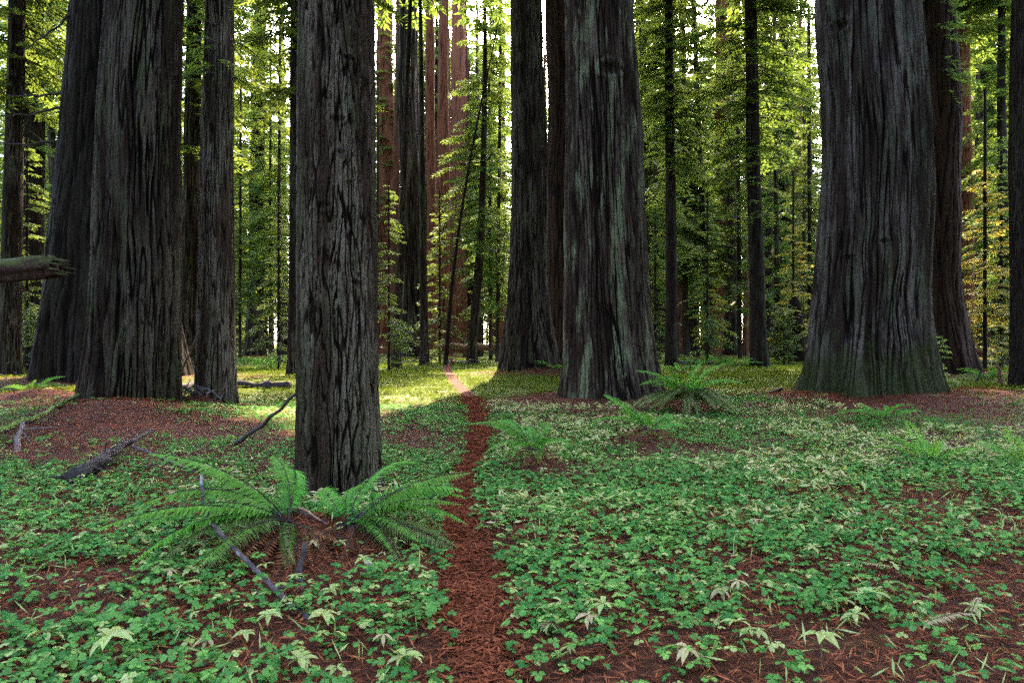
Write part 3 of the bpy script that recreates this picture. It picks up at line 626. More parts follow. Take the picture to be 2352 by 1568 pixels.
V, fs = tube([(0, 0, -0.1), (0.02, 0, 0.8), (0.05, 0.02, 1.8)], [0.016, 0.012, 0.005], 6); mesh_obj('trunk', V, fs, LIMB, root); put('crown', SAP, root)
BUSH = crown_mesh('foliage', 22, 0.2, 3.3, 80, 1.35, 0.4, 0.17, 1.5, droop=-0.1, top_slope=1.6)
x = gx(1800, 43); root = thing('evergreen_bush', 'dense dark evergreen bush between the leaning slim trunk and the snag', 'bush', (x, 43, gz(x, 43)))
put('foliage', BUSH, root)
V, fs = tube([(0, 0, -0.1), (0.05, 0, 1.2), (0.0, 0.1, 2.6)], [0.09, 0.06, 0.02], 7); mesh_obj('stem', V, fs, LIMB, root)
x = gx(1828, 46); root = thing('broken_snag', 'short dark broken snag standing left of the giant', 'dead tree', (x, 46, gz(x, 46)))
V, fs = tube(curve_pts([(0.15, 0, -0.3), (0.05, 0, 1.5), (-0.05, 0, 3.0), (-0.1, 0, 4.6)], 24), np.r_[np.linspace(0.62, 0.42, 21), 0.36, 0.22, 0.08], 18, 0.12, 9)
mesh_obj('trunk', V, fs, BARK_DARK, root, {'ridge': np.full(len(V), 0.4)}, True)
SPRIG = [crown_mesh('sprays', 31, -1.6, 1.6, 22, 1.5, 1.0, 0.17, 1.2, droop=0.5, bare=0.3), crown_mesh('sprays', 32, -3.0, 3.0, 34, 2.2, 1.2, 0.22, 1.1, droop=0.5, bare=0.25)]
for lab, k, z in [('straight grey trunk right of the broad', 0, 9.4), ('slim trunk leaning gently left', 1, 17.5), ('slim dark trunk next on the right', 1, 16.5), ('rust red straight', 1, 23.0),
                  ('slim trunk leaning gently left', 1, 11.0), ('rust red straight', 1, 15.0), ('tall dark redwood standing directly', 1, 15.2), ('dark trunk seen between the broad', 1, 17.0)]:
    t = [t for t in T if t['label'].startswith(lab)][0]; d = t['d']
    lean = (gx(t['xt'], d)-gx(t['xb'], d))/(0.5*d)
    put('sprays', SPRIG[k], t['root'], (lean*z, -t['wt']/2/F*d*0.8, z), (0, 0, z))

tag(scatter_mass('woods', low, [o for o in COL.objects if o.data == CROWN[4]][0], 0.7, 1.2), 'low green undergrowth closing the gaps at the far forest edge', 'woods', 'far woods', 'stuff')
# ------------------------------------------------------------------ sword ferns
def frond_mesh(seed, mats, e0, e1, npair=44, wide=0.125, curl=0.0):
    """a one metre frond that leaves the crown along +X and arches over"""
    r = np.random.RandomState(seed); n = npair
    t = np.linspace(0, 1, n+6); el = np.radians(e0+(e1-e0)*t**0.9); ds = t[1]
    x = np.concatenate([[0], np.cumsum(np.cos(el[:-1])*ds)]); z = np.concatenate([[0], np.cumsum(np.sin(el[:-1])*ds)])
    y = curl*t**2+0.01*np.sin(t*6+seed)
    P = np.stack([x, y, z], -1)
    V, fs = tube(P, np.linspace(0.0055, 0.0012, len(P)), 3, cap=False); V = [V]; base = len(V[0]); tone = [np.full(base, 0.2)]; mi = [1]*len(fs)
    for i in range(6, len(P)-1):
        q = (i-6)/(n-1); w = wide*min(1, 0.55+q*2.2)*(1-q**2.6)**0.75*r.uniform(0.88, 1.1)
        tx, tz = math.cos(el[i]), math.sin(el[i])
        for sd in (-1, 1):
            dr = math.radians(18+r.normal()*9); fw = 0.22+0.25*q
            up = np.array([-tz, 0, tx]); fwd = np.array([tx, 0, tz]); lat = np.array([0, sd, 0])
            dv = lat*math.cos(dr)-up*math.sin(dr)+fwd*fw; dv /= np.linalg.norm(dv)
            cr = fwd*math.cos(0.35)+up*sd*0.0+up*math.sin(0.35); hb = 0.0150*(1-0.35*q)
            p = P[i]
            V.append(np.array([p-cr*hb*0.5, p+dv*w*0.35-cr*hb*0.75, p+dv*w-up*w*0.12, p+dv*w*0.3+cr*hb*0.8]))
            fs.append((base, base+1, base+2, base+3)); base += 4; tone.append(np.full(4, np.clip(0.25+0.5*q+r.normal()*0.18, 0, 1))); mi.append(0)
    me = make_mesh('frond', np.concatenate(V), fs, mats, {'tone': np.concatenate(tone)}, False, mi)
    return me
FG = [frond_mesh(1, [FERN, LIMB], 62, -28), frond_mesh(2, [FERN, LIMB], 48, -32, curl=0.08), frond_mesh(3, [FERN, LIMB], 72, -5, curl=-0.06), frond_mesh(4, [FERN, LIMB], 32, -22, curl=0.05)]
FO = [frond_mesh(5, [FERN_OLIVE, LIMB], 40, -62), frond_mesh(6, [FERN_OLIVE, LIMB], 28, -55, curl=0.05)]
FD = [frond_mesh(7, [FERN_DEAD, LIMB], 5, -65, 30, 0.075), frond_mesh(8, [FERN_DEAD, LIMB], -5, -45, 30, 0.07, curl=0.1)]
LADY = [frond_mesh(9, [FERN_BRIGHT, LIMB], 78, 20, 30, 0.15), frond_mesh(10, [FERN_BRIGHT, LIMB], 66, -5, 30, 0.15, curl=0.06)]
def fern(label, px, d, fronds, group=None, zoff=0.03):
    """fronds: (mesh, azimuth in degrees from +X, length, extra pitch)"""
    x = gx(px, d); root = thing('sword_fern', label, 'fern', (x, d, gz(x, d)+zoff), 0, group)
    for me, az, ln, pt in fronds:
        put('frond', me, root, (0.03*math.cos(math.radians(az)), 0.03*math.sin(math.radians(az)), 0), (rng.normal()*0.32, -math.radians(pt+rng.normal()*5), math.radians(az+rng.normal()*6)), (ln, ln*rng.uniform(0.9, 1.25), ln))
    return root
fr = np.random.RandomState(3)
def ring(meshes, n, l0, l1, a0=0, a1=360, p0=-6, p1=6): return [(meshes[int(fr.randint(len(meshes)))], a0+(a1-a0)*(k+0.8*fr.rand())/n, fr.uniform(l0, l1), fr.uniform(p0, p1)) for k in range(n)]
fern('big sword fern with long fronds reaching left, left of the foreground trunk foot', 668, 4.95,
     [(FG[1], 176, 1.15, -4), (FG[3], 166, 1.25, 7), (FG[1], 190, 1.05, -8), (FG[3], 203, 1.25, -4), (FG[1], 218, 1.1, -16), (FG[3], 238, 0.9, -14), (FG[1], 150, 0.95, -2), (FG[2], 134, 0.95, -8), (FG[0], 120, 0.95, -6), (FG[0], 104, 0.75, -12),
      (FO[0], 183, 0.9, 0), (FO[0], 228, 0.85, -4), (FO[0], 160, 0.85, 0), (FO[1], 205, 0.95, 0), (FG[1], 262, 0.55, -20), (FO[1], 280, 0.6, -8), (FG[3], 184, 0.7, -10)]
     +ring(FD, 34, 0.4, 0.9, 90, 330), zoff=0.05)
fern('sword fern arching over the right of the foreground trunk foot toward the path', 800, 5.15,
     [(FG[0], 74, 0.8, -2), (FG[0], 52, 0.95, 2), (FG[0], 38, 1.0, 6), (FG[1], 24, 1.0, 2), (FG[3], 12, 1.0, 8), (FG[1], 2, 0.95, -8), (FG[3], -14, 0.9, 0), (FG[1], -34, 0.7, -14), (FG[1], -58, 0.6, -16), (FG[0], 128, 0.7, -6), (FG[1], 150, 0.6, -8),
      (FO[1], 350, 0.95, 0), (FO[0], 15, 0.85, 2), (FO[0], 40, 0.7, 0), (FO[1], 318, 0.75, -2), (FG[0], 92, 0.6, -8)]
     +ring(FD, 30, 0.4, 0.85, 200, 400), zoff=0.05)
fern('large skirted sword fern with drooping fronds beside the lichen streaked redwood', 1575, 14.2, ring(FG, 14, 0.85, 1.35, p0=0, p1=14)+ring(FO, 26, 0.95, 1.4, 170, 390, -6, 12)+ring(FD, 14, 0.6, 1.0), zoff=0.22)
fern('small sword fern in front of the mossy based giant', 2032, 13.0, ring([FG[1], FG[3]], 10, 0.6, 0.95, p0=2, p1=14)+ring(FO, 4, 0.6, 0.8))
fern('sparse sword fern on a brown dead mound below the large skirted fern', 1490, 10.2, ring(FG, 9, 0.6, 0.95)+ring(FD, 26, 0.4, 0.6), zoff=0.1)
fern('sword fern with rust brown dead fronds right of the path', 1225, 8.4, ring([FG[0], FG[1], FG[2]], 12, 0.6, 0.95, 40, 330)+ring(FD, 22, 0.35, 0.55), zoff=0.1)
fern('bright upright lady fern alone in the clover at right', 2140, 8.3, ring(LADY, 13, 0.45, 0.75, p0=-14, p1=6))
fern('bright lady fern cut by the right edge of the picture', 2352, 8.0, ring(LADY, 12, 0.42, 0.7, p0=-14, p1=6))
fern('low green fern fronds poking from the clover left of the path', 960, 12.5, ring([FG[1], FG[3]], 5, 0.4, 0.65))
fern('fern frond tuft behind the small log at left', 620, 40, ring(FG, 14, 0.9, 1.4))
fern('fern with arching fronds at the far left foot of the leaning trunk', 70, 18.5, ring(FG, 9, 0.6, 0.95))
fern('fern clump among the red duff between the trio trunks', 1275, 29, ring([FG[0], FO[0]], 10, 0.7, 1.1))
for px, d, lab in [(1600, 40, 'fern thicket clump right of the slim dark trunk'), (1655, 43, 'fern clump at the foot of the paired far redwoods'), (1700, 38, 'arching fern left of the leaning slim trunk'), (1560, 33, 'pale fern clump right behind the large skirted fern'),
                   (1640, 52, 'far low fern in front of the paired redwoods'), (650, 48, 'far fern by the slim dark trunk at the left of the foreground trunk'), (575, 46, 'far fern at the foot of the dark far redwood'),
                   (2270, 26, 'low fern by the small stake at right'), (2190, 40, 'far fern by the foot of the rust red trunk'), (430, 38, 'fern at the foot of the dark trunk behind the broad redwood')]:
    fern(lab, px, d, ring([FG[0], FG[1], FO[0]], 14, 0.9, 1.5))

# ------------------------------------------------------------------ sticks, branches and logs
def P(px, py, d): return (gx(px, d), d, EYE-(py-784)/F*d)
def stick(name, label, cat, ctrl, r0, r1, m, n=24, sides=8, rough=0.12, extra=(), group=None, drop=False):
    ctrl = [P(*c) for c in ctrl]; o = np.array(ctrl[0])
    if drop: ctrl = [(c[0], c[1], gz(c[0], c[1])+drop) for c in ctrl]; o = np.array(ctrl[0])
    root = thing(name, label, cat, tuple(o), 0, group)
    pts = curve_pts(ctrl, n)-o
    pts = pts+np.stack([perlin(np.arange(n)*0.35, k*3.3, len(label)*1.7) for k in range(3)], -1)*r0*0.7
    V, fs = tube(pts, np.linspace(r0, r1, n), sides, rough, len(label)); mesh_obj('wood' if name != 'fallen_log' else 'log', V, fs, m, root, None, True)
    for (f, dv, ln, rr) in extra:                       # side twigs and stubs
        i = int(f*(n-1)); p = pts[i]; dv = np.array(dv, float); dv /= np.linalg.norm(dv)
        q = np.linspace(0, 1, 7)[:, None]; tp = p+dv*ln*q+np.array([0.15, 0.1, -0.2])*ln*q*q*0.4
        V, fs = tube(tp, np.linspace(rr, rr*0.3, 7), 6, 0.1, i); mesh_obj('twig', V, fs, m, root, None, True)
    return root
stick('fallen_stick', 'curved lichen spotted stick propped in the big sword fern', 'stick', [(463, 1088, 4.95), (470, 1165, 4.8), (520, 1240, 4.5), (600, 1320, 4.1), (660, 1382, 3.85), (715, 1425, 3.68)], 0.012, 0.017, WOOD_SPOT, 40, 8, 0.15,
      [(0.45, (0.2, -0.3, 0.4), 0.16, 0.006), (0.7, (0.5, 0, 0.1), 0.12, 0.006)])
stick('fallen_stick', 'broken white speckled stick behind the fern in front of the foreground trunk', 'stick', [(560, 1200, 5.7), (645, 1176, 5.45), (700, 1180, 5.25), (765, 1222, 5.05), (812, 1262, 4.85)], 0.026, 0.020, WOOD_SPOT, 30, 9, 0.15)
stick('fallen_stick', 'pale orange split wood sliver on top of the broken speckled stick', 'stick', [(640, 1160, 5.38), (690, 1168, 5.2), (740, 1196, 5.1)], 0.016, 0.004, WOOD_PALE, 14, 6, 0.25)
stick('wood_stub', 'short white tipped stub below the right fronds of the big fern', 'stick', [(842, 1280, 4.75), (850, 1306, 4.55), (860, 1340, 4.25)], 0.018, 0.022, WOOD_SPOT, 10, 8, 0.1)
stick('wood_stub', 'dark upright peg under the big fern', 'stick', [(692, 1380, 4.05), (690, 1320, 4.3), (697, 1250, 4.45)], 0.026, 0.016, WOOD_DARK, 10, 8, 0.15)
stick('leaning_branch', 'thin dark branch leaning against the left side of the foreground trunk', 'branch', [(538, 1020, 10.0), (590, 985, 9.2), (640, 940, 8.3), (700, 888, 7.3)], 0.035, 0.014, WOOD_DARK, 24, 8, 0.12, [(0.3, (-0.2, 0, 0.5), 0.25, 0.008)])
stick('fallen_branch', 'dark rotten branch with a knobby root end lying at left', 'branch', [(170, 1096, 7.3), (205, 1072, 7.6), (250, 1044, 8.2), (300, 1012, 9.2), (345, 985, 10.4)], 0.085, 0.02, WOOD_DARK, 30, 10, 0.4,
      [(0.04, (-0.6, -0.5, 0.1), 0.25, 0.04), (0.1, (0.7, -0.6, -0.1), 0.3, 0.035), (0.16, (-0.2, 0.2, 0.8), 0.14, 0.03), (0.5, (0.2, -0.3, 0.5), 0.25, 0.012), (0.28, (0.8, -0.3, 0.05), 0.22, 0.02)])
stick('fallen_stick', 'pale thin stick crossing the dark rotten branch', 'stick', [(287, 1016, 10.0), (340, 1038, 9.3), (395, 1060, 8.6), (445, 1082, 8.0)], 0.018, 0.013, WOOD_GREY, 20, 7, 0.1, [(0.3, (-0.4, 0.1, 0.4), 0.2, 0.006)])
stick('fallen_stick', 'thin dark twig running to the right from the rotten branch', 'stick', [(300, 1075, 8.0), (345, 1068, 8.2), (385, 1055, 8.6)], 0.012, 0.008, WOOD_DARK, 14, 6, 0.1)
stick('mossy_branch', 'bright moss covered branch at the left edge', 'branch', [(-90, 1030, 8.8), (0, 990, 9.7), (75, 962, 10.8), (130, 932, 12.3), (182, 905, 14.2)], 0.055, 0.03, WOOD_MOSS, 36, 10, 0.2, [(0.55, (0.1, -0.1, 0.5), 0.3, 0.012), (0.8, (0.3, -0.4, 0.2), 0.4, 0.014)])
stick('wood_stub', 'grey forked prop standing under the mossy branch', 'stick', [(37, 1050, 8.9), (42, 1010, 9.6), (50, 972, 10.1)], 0.045, 0.03, WOOD_GREY, 12, 8, 0.2, [(0.9, (0.7, 0.1, 0.1), 0.45, 0.014), (0.9, (0.5, -0.4, -0.25), 0.5, 0.012)])
stick('leaning_branch', 'thin dark leaning stick between broad left redwood and straight grey trunk', 'branch', [(402, 884, 20.5), (420, 845, 20.3), (437, 810, 20.1), (454, 760, 19.9)], 0.04, 0.02, WOOD_DARK, 18, 8, 0.15, [(0.75, (-0.3, -0.2, 0.5), 0.5, 0.02), (0.2, (-0.6, 0, 0.5), 0.6, 0.025)])
stick('fallen_log', 'small dark log lying behind the straight grey trunk', 'log', [(520, 886, 22), (600, 886, 22.2), (662, 888, 22)], 0.15, 0.12, WOOD_DARK, 20, 12, 0.2, [(0.6, (0.3, -0.2, 0.6), 0.4, 0.03)])
stick('fallen_log', 'dark small log just right of the foot of the broad left redwood', 'log', [(395, 893, 19.4), (430, 884, 20.6), (460, 880, 21.5)], 0.11, 0.09, WOOD_DARK, 14, 10, 0.25)
stick('fallen_log', 'long red fallen log in the far clearing at right', 'log', [(2200, 808, 52), (2280, 808, 51), (2420, 810, 50)], 0.30, 0.24, WOOD_RED, 20, 12, 0.15)
stick('fallen_log', 'thin dark fallen log lying nearer than the red one at right', 'log', [(2225, 834, 41), (2300, 834, 40.5), (2400, 837, 40)], 0.12, 0.09, WOOD_DARK, 20, 10, 0.15)
stick('fallen_log', 'red fallen log behind the slanting black pole', 'log', [(1000, 796, 62), (1070, 797, 61), (1150, 798, 60)], 0.36, 0.26, WOOD_RED, 20, 12, 0.2)
stick('fallen_log', 'low dark log to the right of the slim dark trunk', 'log', [(1560, 832, 42), (1600, 831, 42), (1640, 833, 42)], 0.16, 0.12, WOOD_DARK, 14, 10, 0.2)
stick('fallen_branch', 'dark gnarled root lying left of the mossy giant', 'branch', [(1702, 918, 17.2), (1740, 908, 18.0), (1795, 893, 19.2)], 0.07, 0.05, WOOD_DARK, 18, 9, 0.3, [(0.2, (-0.4, -0.3, 0.3), 0.3, 0.02)])
stick('wood_stub', 'broken brown stake standing in the grass at right', 'stick', [(2301, 886, 23.5), (2297, 862, 23.5), (2290, 838, 23.5)], 0.07, 0.05, WOOD_RED, 10, 9, 0.25)
stick('wood_stub', 'short black curved stub right of the giant', 'stick', [(2240, 886, 24), (2246, 868, 24), (2256, 852, 24)], 0.05, 0.02, WOOD_DARK, 10, 8, 0.2)
stick('fallen_branch', 'half buried brown branch in the duff at lower right of the giant', 'branch', [(2270, 925, 16.0), (2330, 945, 14.8), (2400, 975, 13.2)], 0.09, 0.05, WOOD_RED, 18, 9, 0.3, [(0.3, (0.2, -0.6, 0.3), 0.4, 0.02)])
ROT = make_wood('rotten red log', (0.012, 0.006, 0.005), (0.060, 0.028, 0.019), 0.30)
p1 = np.array(P(-1000, 690, 12.8)); p2 = np.array(P(139, 612, 11.85)); ax = p2-p1
root = thing('fallen_log', 'broken mossy topped log hanging into the picture at left above eye level', 'log', tuple(p2))
n = 90; S = 34; q = np.linspace(0, 1, n)**0.55; th = np.linspace(0, 2*math.pi, S, endpoint=False)
e1 = np.cross(ax, [0, 0, 1.0]); e1 /= np.linalg.norm(e1); e2 = np.cross(e1, ax); e2 /= np.linalg.norm(e2)
Q, TH = np.meshgrid(q, th, indexing='ij'); lg = Q*np.linalg.norm(ax)
rr = (0.25-0.05*Q)*(1+0.20*perlin(np.cos(TH)*1.2, np.sin(TH)*1.2, lg*0.35, 4)+0.22*perlin(np.cos(TH)*3.2, np.sin(TH)*3.2, lg*0.5, 5)+0.12*perlin(np.cos(TH)*7, np.sin(TH)*7, lg*1.2, 6))
back = np.where(Q > 0.985, 0.55*np.abs(perlin(np.cos(TH)*2.5, np.sin(TH)*2.5, 3.3, 7)), 0)        # ragged broken end
V = -ax+ax*Q[..., None]-(ax/np.linalg.norm(ax))*back[..., None]+rr[..., None]*(np.cos(TH)[..., None]*e1+np.sin(TH)[..., None]*e2)
i, j = np.meshgrid(np.arange(n-1), np.arange(S), indexing='ij'); a = i*S+j; b = i*S+(j+1) % S
fs = [tuple(v) for v in np.stack([a, b, b+S, a+S], -1).reshape(-1, 4)]+[tuple((n-1)*S+k for k in range(S))]
mesh_obj('log', V.reshape(-1, 3), fs, ROT, root, None, True)
for k in range(9):
    a = k*0.7; q = np.linspace(0, 1, 6)[:, None]; b = np.array([-0.22, 0.12*math.cos(a), 0.13*math.sin(a)])
    V, fs = tube(b+np.array([0.30+0.12*fr.rand(), 0.02*fr.normal(), -0.03])*q, np.linspace(0.05, 0.005, 6), 5, 0.2, k); mesh_obj('splinter', V, fs, ROT, root)
for k, (px, py, d, w, lab) in enumerate([(985, 800, 43, 1.5, 'tangled pile of dead brush at the foot of the two thin black trunks'), (1040, 806, 46, 0.9, 'low heap of grey twigs near the foot of the slanting pole'), (130, 805, 26, 1.2, 'heap of dark dead twigs before the dark flaring redwood'), (455, 915, 16.2, 0.45, 'small heap of red twigs between broad redwood and straight grey trunk')]):
    x = gx(px, d); root = thing('brush_pile', lab, 'brush pile', (x, d, gz(x, d)))
    for q in range(26):
        a = fr.uniform(0, 6.28); l = fr.uniform(0.6, 1.7)*min(1, w); e = fr.uniform(-0.1, 0.75)
        c = np.array([fr.normal()*w*0.6, fr.normal()*w*0.4, fr.uniform(0.02, 0.35)*w]); dv = np.array([math.cos(a)*math.cos(e), math.sin(a)*math.cos(e), math.sin(e)])
        tp = curve_pts([c-dv*l*0.4, c+np.array([0, 0, 0.1*l]), c+dv*l*0.6], 6)
        V, fs = tube(tp, np.linspace(0.02, 0.007, 6), 4, 0, q); mesh_obj('twig', V, fs, [WOOD_GREY, WOOD_DARK, WOOD_DARK][q % 3], root)

# ------------------------------------------------------------------ star-leaved plants
def leaf_mesh(name, l, w, m, seed):
    r = np.random.RandomState(seed)
    xs = np.array([0, 0.22, 0.5, 0.78, 1.0])*l; ws = np.array([0.08, 0.8, 1.0, 0.6, 0.02])*w/2; zs = np.array([0, 0.06, 0.07, 0.02, -0.10])*l
    V = []
    for a, b, c in zip(xs, ws, zs): V += [(a, b, c+b*0.35), (a, 0, c), (a, -b, c+b*0.35)]
    fs = []
    for i in range(4): fs += [(3*i, 3*i+1, 3*i+4, 3*i+3), (3*i+1, 3*i+2, 3*i+5, 3*i+4)]
    return make_mesh(name, V, fs, m, {'tone': np.clip(0.45+r.normal(0, 0.2, 15), 0, 1)}, False)
STEM_V, STEM_F = tube([(0, 0, -0.03), (0.006, 0, 0.5), (0, 0, 1.0)], [0.0025, 0.002, 0.0018], 4)
STEM = make_mesh('stem', STEM_V*np.array([1, 1, 1]), STEM_F, FERN_OLIVE, {'tone': np.full(len(STEM_V), 0.5)})
LIME = [leaf_mesh('leaf', 0.105, 0.036, STAR_LIME, 1), leaf_mesh('leaf', 0.085, 0.032, STAR_LIME, 2)]
CREAM = [leaf_mesh('leaf', 0.10, 0.030, STAR_CREAM, 3), leaf_mesh('leaf', 0.085, 0.028, STAR_CREAM, 4)]
def star(label, px, py, kind, size=1.0, n=7, group=None, xy=None):
    size *= 0.82
    d = dist(py); x = gx(px, d)
    if xy: x, d = xy
    h = fr.uniform(0.09, 0.14)*size
    root = thing('star_leaved_plant', label, 'plant', (x, d, gz(x, d)), fr.uniform(0, 6.28), group)
    put('stem', STEM, root, scale=(1, 1, h))
    for k in range(n):
        put('leaf', (LIME, CREAM)[kind][k % 2], root, (0, 0, h), (fr.normal()*0.2, fr.uniform(-0.15, 0.45)+(0.25 if kind else 0), 6.283*k/n+fr.normal()*0.25), size*fr.uniform(0.8, 1.15))
for px, py, kind, s, lab in [(1385, 1425, 0, 1.15, 'wide lime star plant beside two cream ones, lower centre right of the path'), (1352, 1462, 1, 1.1, 'cream star plant just below the wide lime one near the path'), (1258, 1455, 1, 0.9, 'small cream star plant closest to the path edge at bottom'),
        (1290, 1415, 0, 0.9, 'lime star plant left of the wide lime one near the path'), (1655, 1385, 1, 1.25, 'big cream star plant standing over bare red duff'), (1695, 1370, 1, 1.0, 'cream drooping star plant touching the big cream one on bare duff'),
        (1580, 1545, 1, 1.2, 'cream star plant at the very bottom below the bare duff'), (1885, 1540, 0, 1.3, 'upright lime star plant at the bottom edge toward the right'), (1865, 1285, 0, 1.1, 'pale lime plant tuft in the middle of the right clover'),
        (1640, 1222, 0, 1.0, 'lime star plant amid dense clover below the brown dead mound fern'), (250, 1530, 0, 1.5, 'large lime plant in the lower left corner'), (105, 1490, 0, 1.2, 'lime plant at left, above the large corner one'),
        (745, 1450, 0, 1.2, 'lime star plant just below the tip of the spotted stick'), (930, 1545, 0, 1.2, 'lime star plant at the bottom left of the path'), (560, 1480, 0, 0.8, 'small lime plant in clover below the big fern'),
        (690, 1560, 0, 1.1, 'lime leaves cut by the bottom edge below the big fern'), (1965, 1445, 0, 1.1, 'spreading lime plant among red duff at lower right'), (1330, 1320, 0, 0.9, 'lime star plant a little way up the right side of the path'),
        (1515, 1330, 0, 0.8, 'thin lime star plant above the bare red duff patch'), (2010, 1385, 0, 1.2, 'pale lime plant with narrow leaves at mid right'), (2240, 1420, 0, 1.0, 'pale lime plant close to the dead straw fronds'),
        (1230, 1150, 0, 0.9, 'lime star plant under the rust brown fern'), (1740, 1165, 0, 1.0, 'lime star plant halfway between the two bright ferns at right'), (430, 1370, 0, 1.0, 'lime plant left of the spotted stick foot'), (60, 1250, 0, 0.9, 'pale lime plant at the left edge, uppermost')]:
    star(lab, px, py, kind, s)
SP = [(gx(690, 4.95), 4.95, 'big sword fern'), (gx(1225, 8.4), 8.4, 'rust brown fern'), (gx(1490, 10.2), 10.2, 'dead mound fern'), (gx(2140, 8.3), 8.3, 'bright upright lady fern'), (gx(2352, 8), 8.0, 'right edge lady fern'),
      (gx(1655, 3.9), 3.9, 'big cream star plant'), (gx(1385, 3.67), 3.67, 'wide lime star plant'), (gx(2200, 3.6), 3.6, 'dead straw fronds'), (gx(300, 8.0), 8.0, 'dark rotten branch'), (gx(250, 3.15), 3.15, 'large corner plant'), (gx(1865, 4.7), 4.7, 'pale lime tuft'), (gx(1740, 6.2), 6.2, 'halfway lime plant')]
cnt = 0; seen = {}
while cnt < 140:
    y = fr.uniform(3.0, 9.5); x = fr.uniform(-0.8, 0.8)*y
    if perlin(x*0.5, y*0.5, 3.0) < -0.05 or abs(x-path_x(y)) < path_w(y)*0.5+0.08 or (math.hypot(x-gx(782, 6.9), y-6.9) < 0.6) or (x < 0 and fr.rand() < 0.5): continue
    k = int(fr.rand() < 0.28); nl = int(fr.randint(4, 9)); sz = fr.uniform(0.6, 1.1)
    mx, my, mn = min(SP, key=lambda m: (m[0]-x)**2+(m[1]-y)**2); dx, dy = x-mx, y-my
    dr = ('right of' if dx > 0 else 'left of') if abs(dx) > abs(dy) else ('behind' if dy > 0 else 'in front of')
    lab = '%s %s star plant with %s leaves %s the %s' % ('small' if sz < 0.75 else 'medium' if sz < 0.93 else 'large', ('lime', 'cream')[k], ('four', 'five', 'six', 'seven', 'eight')[nl-4], dr, mn)
    if lab in seen: continue
    seen[lab] = 1
    star(lab, 0, 1000, k, sz, nl, 'small star-leaved plants in the clover', (x, y)); cnt += 1
STRAW = frond_mesh(41, [STAR_CREAM, FERN_OLIVE], 14, -16, 26, 0.08)
for px, py, az, ln, lab in [(2090, 1475, 24, 0.55, 'flattened straw coloured dead frond lying at lower right'), (2225, 1440, 48, 0.42, 'upper tilted straw coloured dead frond at lower right'), (2080, 1330, 150, 0.4, 'pale dead frond tuft in the clover at right'), (1290, 1180, 250, 0.4, 'cream dead frond hanging on the rust brown fern')]:
    d = dist(py); x = gx(px, d); root = thing('dead_frond', lab, 'frond', (x, d, gz(x, d)+0.07), math.radians(az)); put('frond', STRAW, root, scale=ln)

# ------------------------------------------------------------------ ground cover nobody could count
gs = np.random.RandomState(17)
TR = np.array([[t['x'], t['y'], t['wb']/2/F*t['d']*(1+t['flare'])] for t in T if t['d'] < 45])
def spots(n, y0, y1, pad=1.0, side=0.86):
    y = np.sqrt(gs.uniform(y0*y0, y1*y1, n)); x = gs.uniform(-1, 1, n)*(side*y+pad*0.6)
    return x, y
def clear(x, y, pathpad=0.0):
    ok = np.ones(len(x), bool)
    for tx, ty, tr in TR: ok &= (x-tx)**2+(y-ty)**2 > (tr*1.02)**2
    e = np.abs(x-path_x(y))/(0.5*path_w(y)+0.02+pathpad)
    return ok & ((y > PATH_END) | (e > gs.uniform(0.62, 1.2, len(x))))
DUFF = [(gx(230, 11.0), 11.2, 1.6, 0), (gx(120, 9.0), 9.2, 0.9, 0), (gx(2000, 16), 15.9, 1.9, 0), (gx(2380, 13), 13.5, 1.5, 0), (gx(720, 4.6), 4.55, 0.5, 0)]
def duffness(x, y):
    m = np.zeros(len(x))
    for mx, my, mr, mh in MOUNDS+DUFF: m = np.maximum(m, 1.15*np.exp(-((x-mx)**2+(y-my)**2)/(mr*1.0)**2))
    return m
def flat_quads(name, x, y, z, ln, wd, m, kinds, pitch=0.25, seg=None, tone=None):
    n = len(x); a = gs.uniform(0, 6.283, n); p = gs.normal(0, pitch, n); r = gs.normal(0, pitch*1.3, n)
    D = np.stack([np.cos(a)*np.cos(p), np.sin(a)*np.cos(p), np.sin(p)], -1)*(ln/2)[:, None]; S = np.stack([-np.sin(a)*np.cos(r), np.cos(a)*np.cos(r), np.sin(r)], -1)*(wd/2)[:, None]
    c = np.stack([x, y, z], -1)
    V = np.stack([c-D, c-D*0.1+S, c+D, c+D*0.1-S], 1).reshape(-1, 3)
    return mesh_obj(name, V, np.arange(4*n).reshape(-1, 4), m, None, {'tone': np.repeat(gs.beta(1.6, 2.2, n) if tone is None else tone, 4)})
KITE = np.array([[0, 0], [0.55, 0.42], [0.92, 0.0], [0.55, -0.42]]); HEART = np.array([[0, 0], [0.45, 0.46], [0.88, 0.42], [1.0, 0.16], [0.86, 0.0], [1.0, -0.16], [0.88, -0.42], [0.45, -0.46]])
